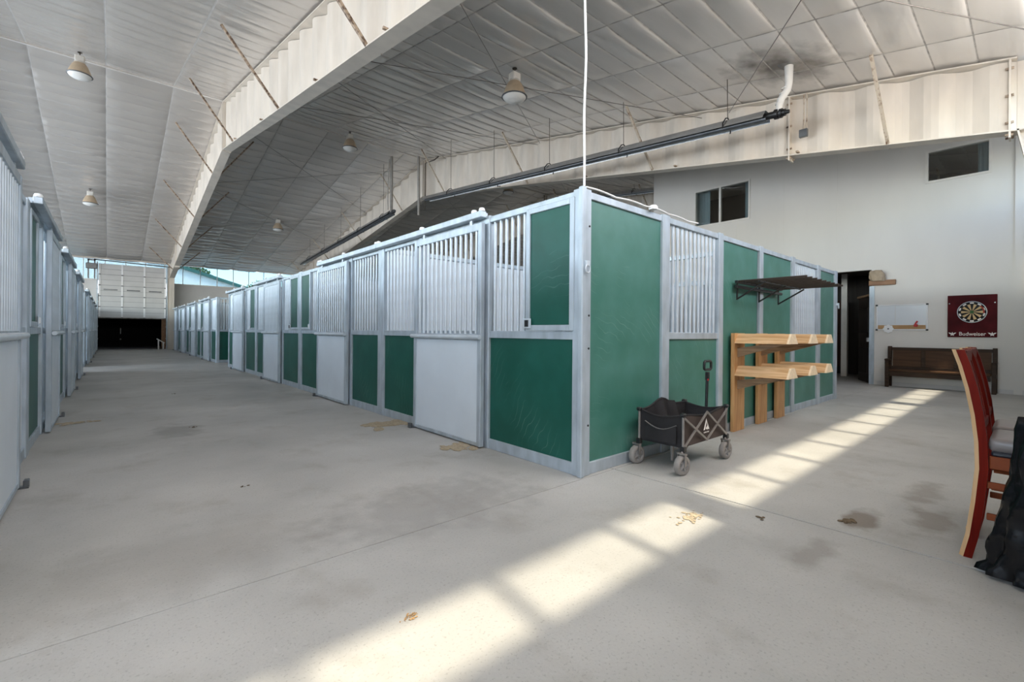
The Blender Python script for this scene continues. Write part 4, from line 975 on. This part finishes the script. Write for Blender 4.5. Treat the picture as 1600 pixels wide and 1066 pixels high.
wbd = thing('whiteboard', (WX, 2.06, 1.6), 'small whiteboard with black corner clips and an oak strip, right of the doorway', 'whiteboard')
MB().box(WX - .016, WX, 1.625, 2.495, 1.40, 1.885).build('board_face', M_['glossboard'], wbd)
m = MB(); m.bbox(WX - .024, WX, 1.60, 2.52, 1.875, 1.90, .004).bbox(WX - .024, WX, 1.60, 2.52, 1.30, 1.325, .004).bbox(WX - .024, WX, 1.60, 1.625, 1.325, 1.875, .004).bbox(WX - .024, WX, 2.495, 2.52, 1.325, 1.875, .004); m.build('frame', M_['white'], wbd)
MB().bbox(WX - .022, WX, 1.635, 2.485, 1.33, 1.42, .004).build('oak_strip', M_['oak'], wbd)
for y in (1.61, 2.51):
    for z in (1.31, 1.89): MB().bbox(WX - .03, WX, y - .022, y + .022, z - .018, z + .018, .006).build('corner_clip', M_['black'], wbd)
MB().box(WX - .018, WX - .015, 2.16, 2.17, 1.44, 1.86).build('printed_line', M_['wall_grey'], wbd)
st = MB(); N_ = 16
st.prism([((.105 if k % 2 == 0 else .085) * cos(2 * pi * k / N_), (.105 if k % 2 == 0 else .085) * sin(2 * pi * k / N_)) for k in range(N_)], lambda u, v, t: (t, 2.29 + u, 1.335 + v), WX - .035, WX - .026)
o = thing('star_plaque', (WX - .03, 2.29, 1.335), 'white star-edged paper plaque hung on the oak strip of the whiteboard', 'plaque'); st.build('plaque', M_['white'], o); m = MB(); m.lathe((WX - .037, 2.29, 1.335), [(0, 0), (.018, 0), (.018, .004)], 10, 0, 0); m.build('center_dot', M_['grey_metal'], o)
o = thing('marker_clip', (WX - .03, 1.80, 1.44), 'red clip and marker at the right end of the whiteboard', 'clip')
MB().bbox(WX - .05, WX - .025, 1.765, 1.835, 1.38, 1.44, .008).build('clip_body', M_['red'], o); MB().beam((WX - .04, 1.81, 1.44), (WX - .04, 1.77, 1.51), .035, .03).build('clip_lever', M_['red'], o)
pk_ = MB().bbox(WX - .07, WX, 2.16, 2.66, 2.37, 2.49, .006).build('wall_plank', M_['plank']); tag(pk_, 'short brown plank fixed to the white wall above the doorway jamb', 'plank')
# cloth over the plank: crumpled lump
bm = bmesh.new(); bmesh.ops.create_icosphere(bm, subdivisions=4, radius=1)
q = random.Random(5)
from mathutils import noise as mn
for v in bm.verts:
    n_ = mn.noise(v.co * 1.7) * .22 + mn.noise(v.co * 4.2) * .12
    z = v.co.z; taper = 1.0 - .28 * max(0, z)
    sq = max(abs(v.co.x), abs(v.co.y), .3) ; v.co = Vector((v.co.x / sq ** .5 * .06 * taper * (1 + n_), v.co.y / sq ** .5 * .145 * taper * (1 + n_) + .03 * z, max(-.62, min(.60, z)) * .21 * (1 + n_ * .4)))
me = bpy.data.meshes.new('cloth'); bm.to_mesh(me); bm.free()
for p in me.polygons: p.use_smooth = True
me.materials.append(M_['canvas_tan']); o = bpy.data.objects.new('cloth_bag', me); COL.objects.link(o); o.location = (WX - .075, 2.50, 2.60); tag(o, 'crumpled tan cloth bag lying on the brown plank', 'bag')

# ------------------------------------------------------------------ counter chairs
def chair(x, dy, label):
    t = thing('counter_chair', (x, dy, 0), label, 'chair', 'cherry counter chairs')
    prof = [(.262, 0), (.238, .12), (.218, .30), (.204, .48), (.208, .62), (.222, .76), (.245, .90), (.272, 1.02), (.297, 1.105)]
    wd = .050
    for sx in (0, 1):
        px0, px1 = (x, x + .045) if sx == 0 else (x + .375, x + .42)
        ch = .024
        vs = []
        for (y, z) in prof:
            # outline with the rear outer edge cut away
            if sx == 0: pts = [(px0, y + dy - wd + .004), (px1, y + dy - wd + .004), (px1, y + dy), (px0 + ch, y + dy + .006), (px0, y + dy - .012)]
            else: pts = [(px0, y + dy - wd + .004), (px1, y + dy - wd + .004), (px1, y + dy - .012), (px1 - ch, y + dy + .006), (px0, y + dy - .008)]
            vs += [(a, b, z) for a, b in pts]
        m = MB(); n = 5
        for k in range(len(prof) - 1):
            for j in range(n):
                j2 = (j + 1) % n
                mi = 1 if j in (2, 3) else 0
                m.poly([vs[k * n + j], vs[k * n + j2], vs[(k + 1) * n + j2], vs[(k + 1) * n + j]], [(0, 1, 2, 3)], mi)
        m.poly(vs[-n:], [(0, 1, 2, 3, 4)], 1); m.poly(vs[:n], [(4, 3, 2, 1, 0)], 0)
        m.build('back_leg', [M_['cherry'], M_['tan_edge']], t)  # second slot colours the cut rear edge and top a lighter tan
    yat = lambda z: next(p[0] + (q_[0] - p[0]) * (z - p[1]) / (q_[1] - p[1]) for p, q_ in zip(prof, prof[1:]) if p[1] <= z <= q_[1])
    for z, h in ((1.065, .07), (.70, .05)):
        yo = yat(z); MB().bbox(x + .045, x + .375, dy + yo - .040, dy + yo - .016, z - h / 2, z + h / 2, .004).build('back_rail', M_['cherry'], t)
    for k in range(3):
        xc = x + .115 + k * .095; m = MB(); zz = [.71 + .0446 * q for q in range(9)]
        for za, zb in zip(zz, zz[1:]):
            ya, yb = dy + yat(za) - .020, dy + yat(zb) - .020
            m.poly([(xx, yy, z_) for xx in (xc - .025, xc + .025) for yy, z_ in ((ya - .014, za), (ya, za), (yb, zb), (yb - .014, zb))], [(0, 1, 2, 3), (7, 6, 5, 4), (0, 4, 5, 1), (2, 6, 7, 3), (3, 7, 4, 0)], 0)
            m.poly([(xx, yy, z_) for xx in (xc - .025, xc + .025) for yy, z_ in ((ya, za), (yb, zb))], [(0, 1, 3, 2)], 1)
        m.build('back_slat', [M_['cherry'], M_['cherry']], t)
    m = MB(); 
    bm = bmesh.new(); bmesh.ops.create_cube(bm, size=1)
    for v in bm.verts: v.co = Vector((x + .21 + v.co.x * .40, dy - .050 + v.co.y * .42, .612 + v.co.z * .07))
    bmesh.ops.bevel(bm, geom=list(bm.edges), offset=.028, segments=3, affect='EDGES', profile=.6); bm.verts.index_update()
    m.poly([v.co[:] for v in bm.verts], [[v.index for v in f.verts] for f in bm.faces], 0, True); bm.free(); m.build('seat_cushion', M_['leather'], t)
    MB().bbox(x + .015, x + .405, dy - .262, dy + .15, .553, .58, .008).build('seat_band', M_['darkcloth'], t)
    for sx in (0, 1): MB().bbox(x + (.008 if sx == 0 else .385), x + (.035 if sx == 0 else .412), dy - .25, dy + .155, .487, .553, .004).build('seat_rail', M_['cherry_h'], t)
    MB().bbox(x + .03, x + .39, dy - .265, dy - .24, .487, .553, .004).build('front_rail', M_['cherry_h'], t)
    for sx in (0, 1): MB().bbox(x + (.005 if sx == 0 else .372), x + (.048 if sx == 0 else .415), dy - .275, dy - .232, 0, .50, .004).build('front_leg', M_['cherry'], t)
    for sx in (0, 1):
        for z in ((.40,.235) if sx == 0 else (.31,)): MB().bbox(x + (.014 if sx == 0 else .38), x + (.034 if sx == 0 else .40), dy - .235, dy + .165, z - .017, z + .017, .003).build('stretcher', M_['cherry_h'], t)
    MB().bbox(x + .04, x + .38, dy - .26, dy - .24, .30, .335, .003).build('footrest', M_['cherry_h'], t)
    return t
chair(3.44, 0.0, 'cherry counter chair with curved back and grey seat, nearer of the two')
chair(3.93, 0.01, 'cherry counter chair half hidden behind the nearer chair')

# black plastic over a stand at the right edge
tp = thing('plastic_covered_stand', (3.2, -.16, 0), 'stand draped in crumpled shiny black plastic at the right picture edge', 'cover')
m = MB(); NA, NZ = 72, 26; vs = []; fs = []
q = random.Random(12)
for j in range(NZ + 1):
    t = j / NZ; z = .77 * (1 - t) + .012
    for k in range(NA):
        a = 2 * pi * k / NA
        fold = .5 + .5 * sin(a * 9 + 1.3 * sin(3 * a) + 1.2 * t)
        base = .185 + .115 * t ** 1.5
        crum = mn.noise(Vector((cos(a) * 4, sin(a) * 4, z * 9))) * .030 + mn.noise(Vector((cos(a) * 9, sin(a) * 9, z * 17 + 3))) * .016
        r = base + fold * (.008 + .022 * t) + crum * (.5 + .8 * t)
        if t > .93: r += .025 * fold
        vs.append((3.285 + r * cos(a) * .40, -.115 + r * sin(a) * .88, max(.004, z + .012 * sin(5 * a) * (1 - t) + (.006 if t > .96 else 0))))
for j in range(NZ):
    for k in range(NA): k2 = (k + 1) % NA; fs.append((j * NA + k, j * NA + k2, (j + 1) * NA + k2, (j + 1) * NA + k))
o0 = len(vs); vs.append((3.285, -.115, .80)); fs += [(k, (k + 1) % NA, o0) for k in range(NA)]
m.poly(vs, fs, 0, True); m.build('plastic_sheet', M_['tarp'], tp)
MB().lathe((3.285, -.115, 0), [(0, 0), (.07, 0), (.07, .03), (.03, .05), (.03, .72), (.06, .735), (.06, .75), (0, .75)], 16).build('stand', M_['grey_metal'], tp)

# ------------------------------------------------------------------ droppings, leaves and sawdust on the floor
def clump(name, x, y, r, label, mt, seed, cat, n=9, fl_=.25, group='litter on the concrete', szf=1.0):
    q = random.Random(seed); bm = bmesh.new()
    for k in range(n):
        c = Vector((q.gauss(0, r * .5), q.gauss(0, r * .3), .004)); s_ = r * q.uniform(.15, .38) * szf
        M4 = Matrix.Translation(c) @ Matrix.Rotation(q.uniform(0, 3), 4, 'Z') @ Matrix.Diagonal((s_, s_ * .7, min(.012, s_ * fl_), 1))
        bmesh.ops.create_icosphere(bm, subdivisions=1, radius=1, matrix=M4)
    me = bpy.data.meshes.new(name); bm.to_mesh(me); bm.free(); me.materials.append(M_[mt])
    o = bpy.data.objects.new(name, me); COL.objects.link(o); o.location = (x, y, 0); o['kind'] = 'stuff'; tag(o, label, cat, group)
clump('dung_crumbs', .937, 1.69, .036, 'orange-brown dried crumbs in the near sun patch', 'dung', 1, 'crumbs', 40, .2, szf=.45)
clump('dung_crumbs', 2.82, 1.455, .10, 'tan dried smear of crumbs at the right end of the near sun patch', 'dust', 2, 'crumbs', 70, .1, szf=.5)
clump('dung_crumbs', 3.15, 1.16, .05, 'dark crumbs just past the corner of the near sun patch', 'dung2', 3, 'crumbs', 7)
clump('dung_crumbs', 3.50, .78, .07, 'dark crumbs near the floor joint beside the brown stain', 'dung2', 4, 'crumbs', 10)
clump('dry_leaf', .778, 3.93, .035, 'brown dry leaf bits alone in the middle of the aisle', 'dung2', 5, 'leaf', 4)
clump('dry_leaf', .77, 6.7, .05, 'brown dry leaf bits farther up the aisle on the dark stain', 'dung2', 6, 'leaf', 5)
clump('dry_leaf', .9, 10.4, .06, 'brown dry leaf bits far up the aisle', 'dung2', 8, 'leaf', 5)
clump('sawdust', 2.72, 5.4, .30, 'tan sawdust spilled at the foot of the first sliding door', 'dust', 7, 'sawdust', 60, .06)
clump('sawdust', 2.74, 3.9, .22, 'tan sawdust spilled by the floor guide of the first sliding door', 'dust', 10, 'sawdust', 40, .06)
clump('sawdust', -.40, 7.9, .18, 'tan sawdust along the foot of the left row', 'dust', 11, 'sawdust', 30, .06)
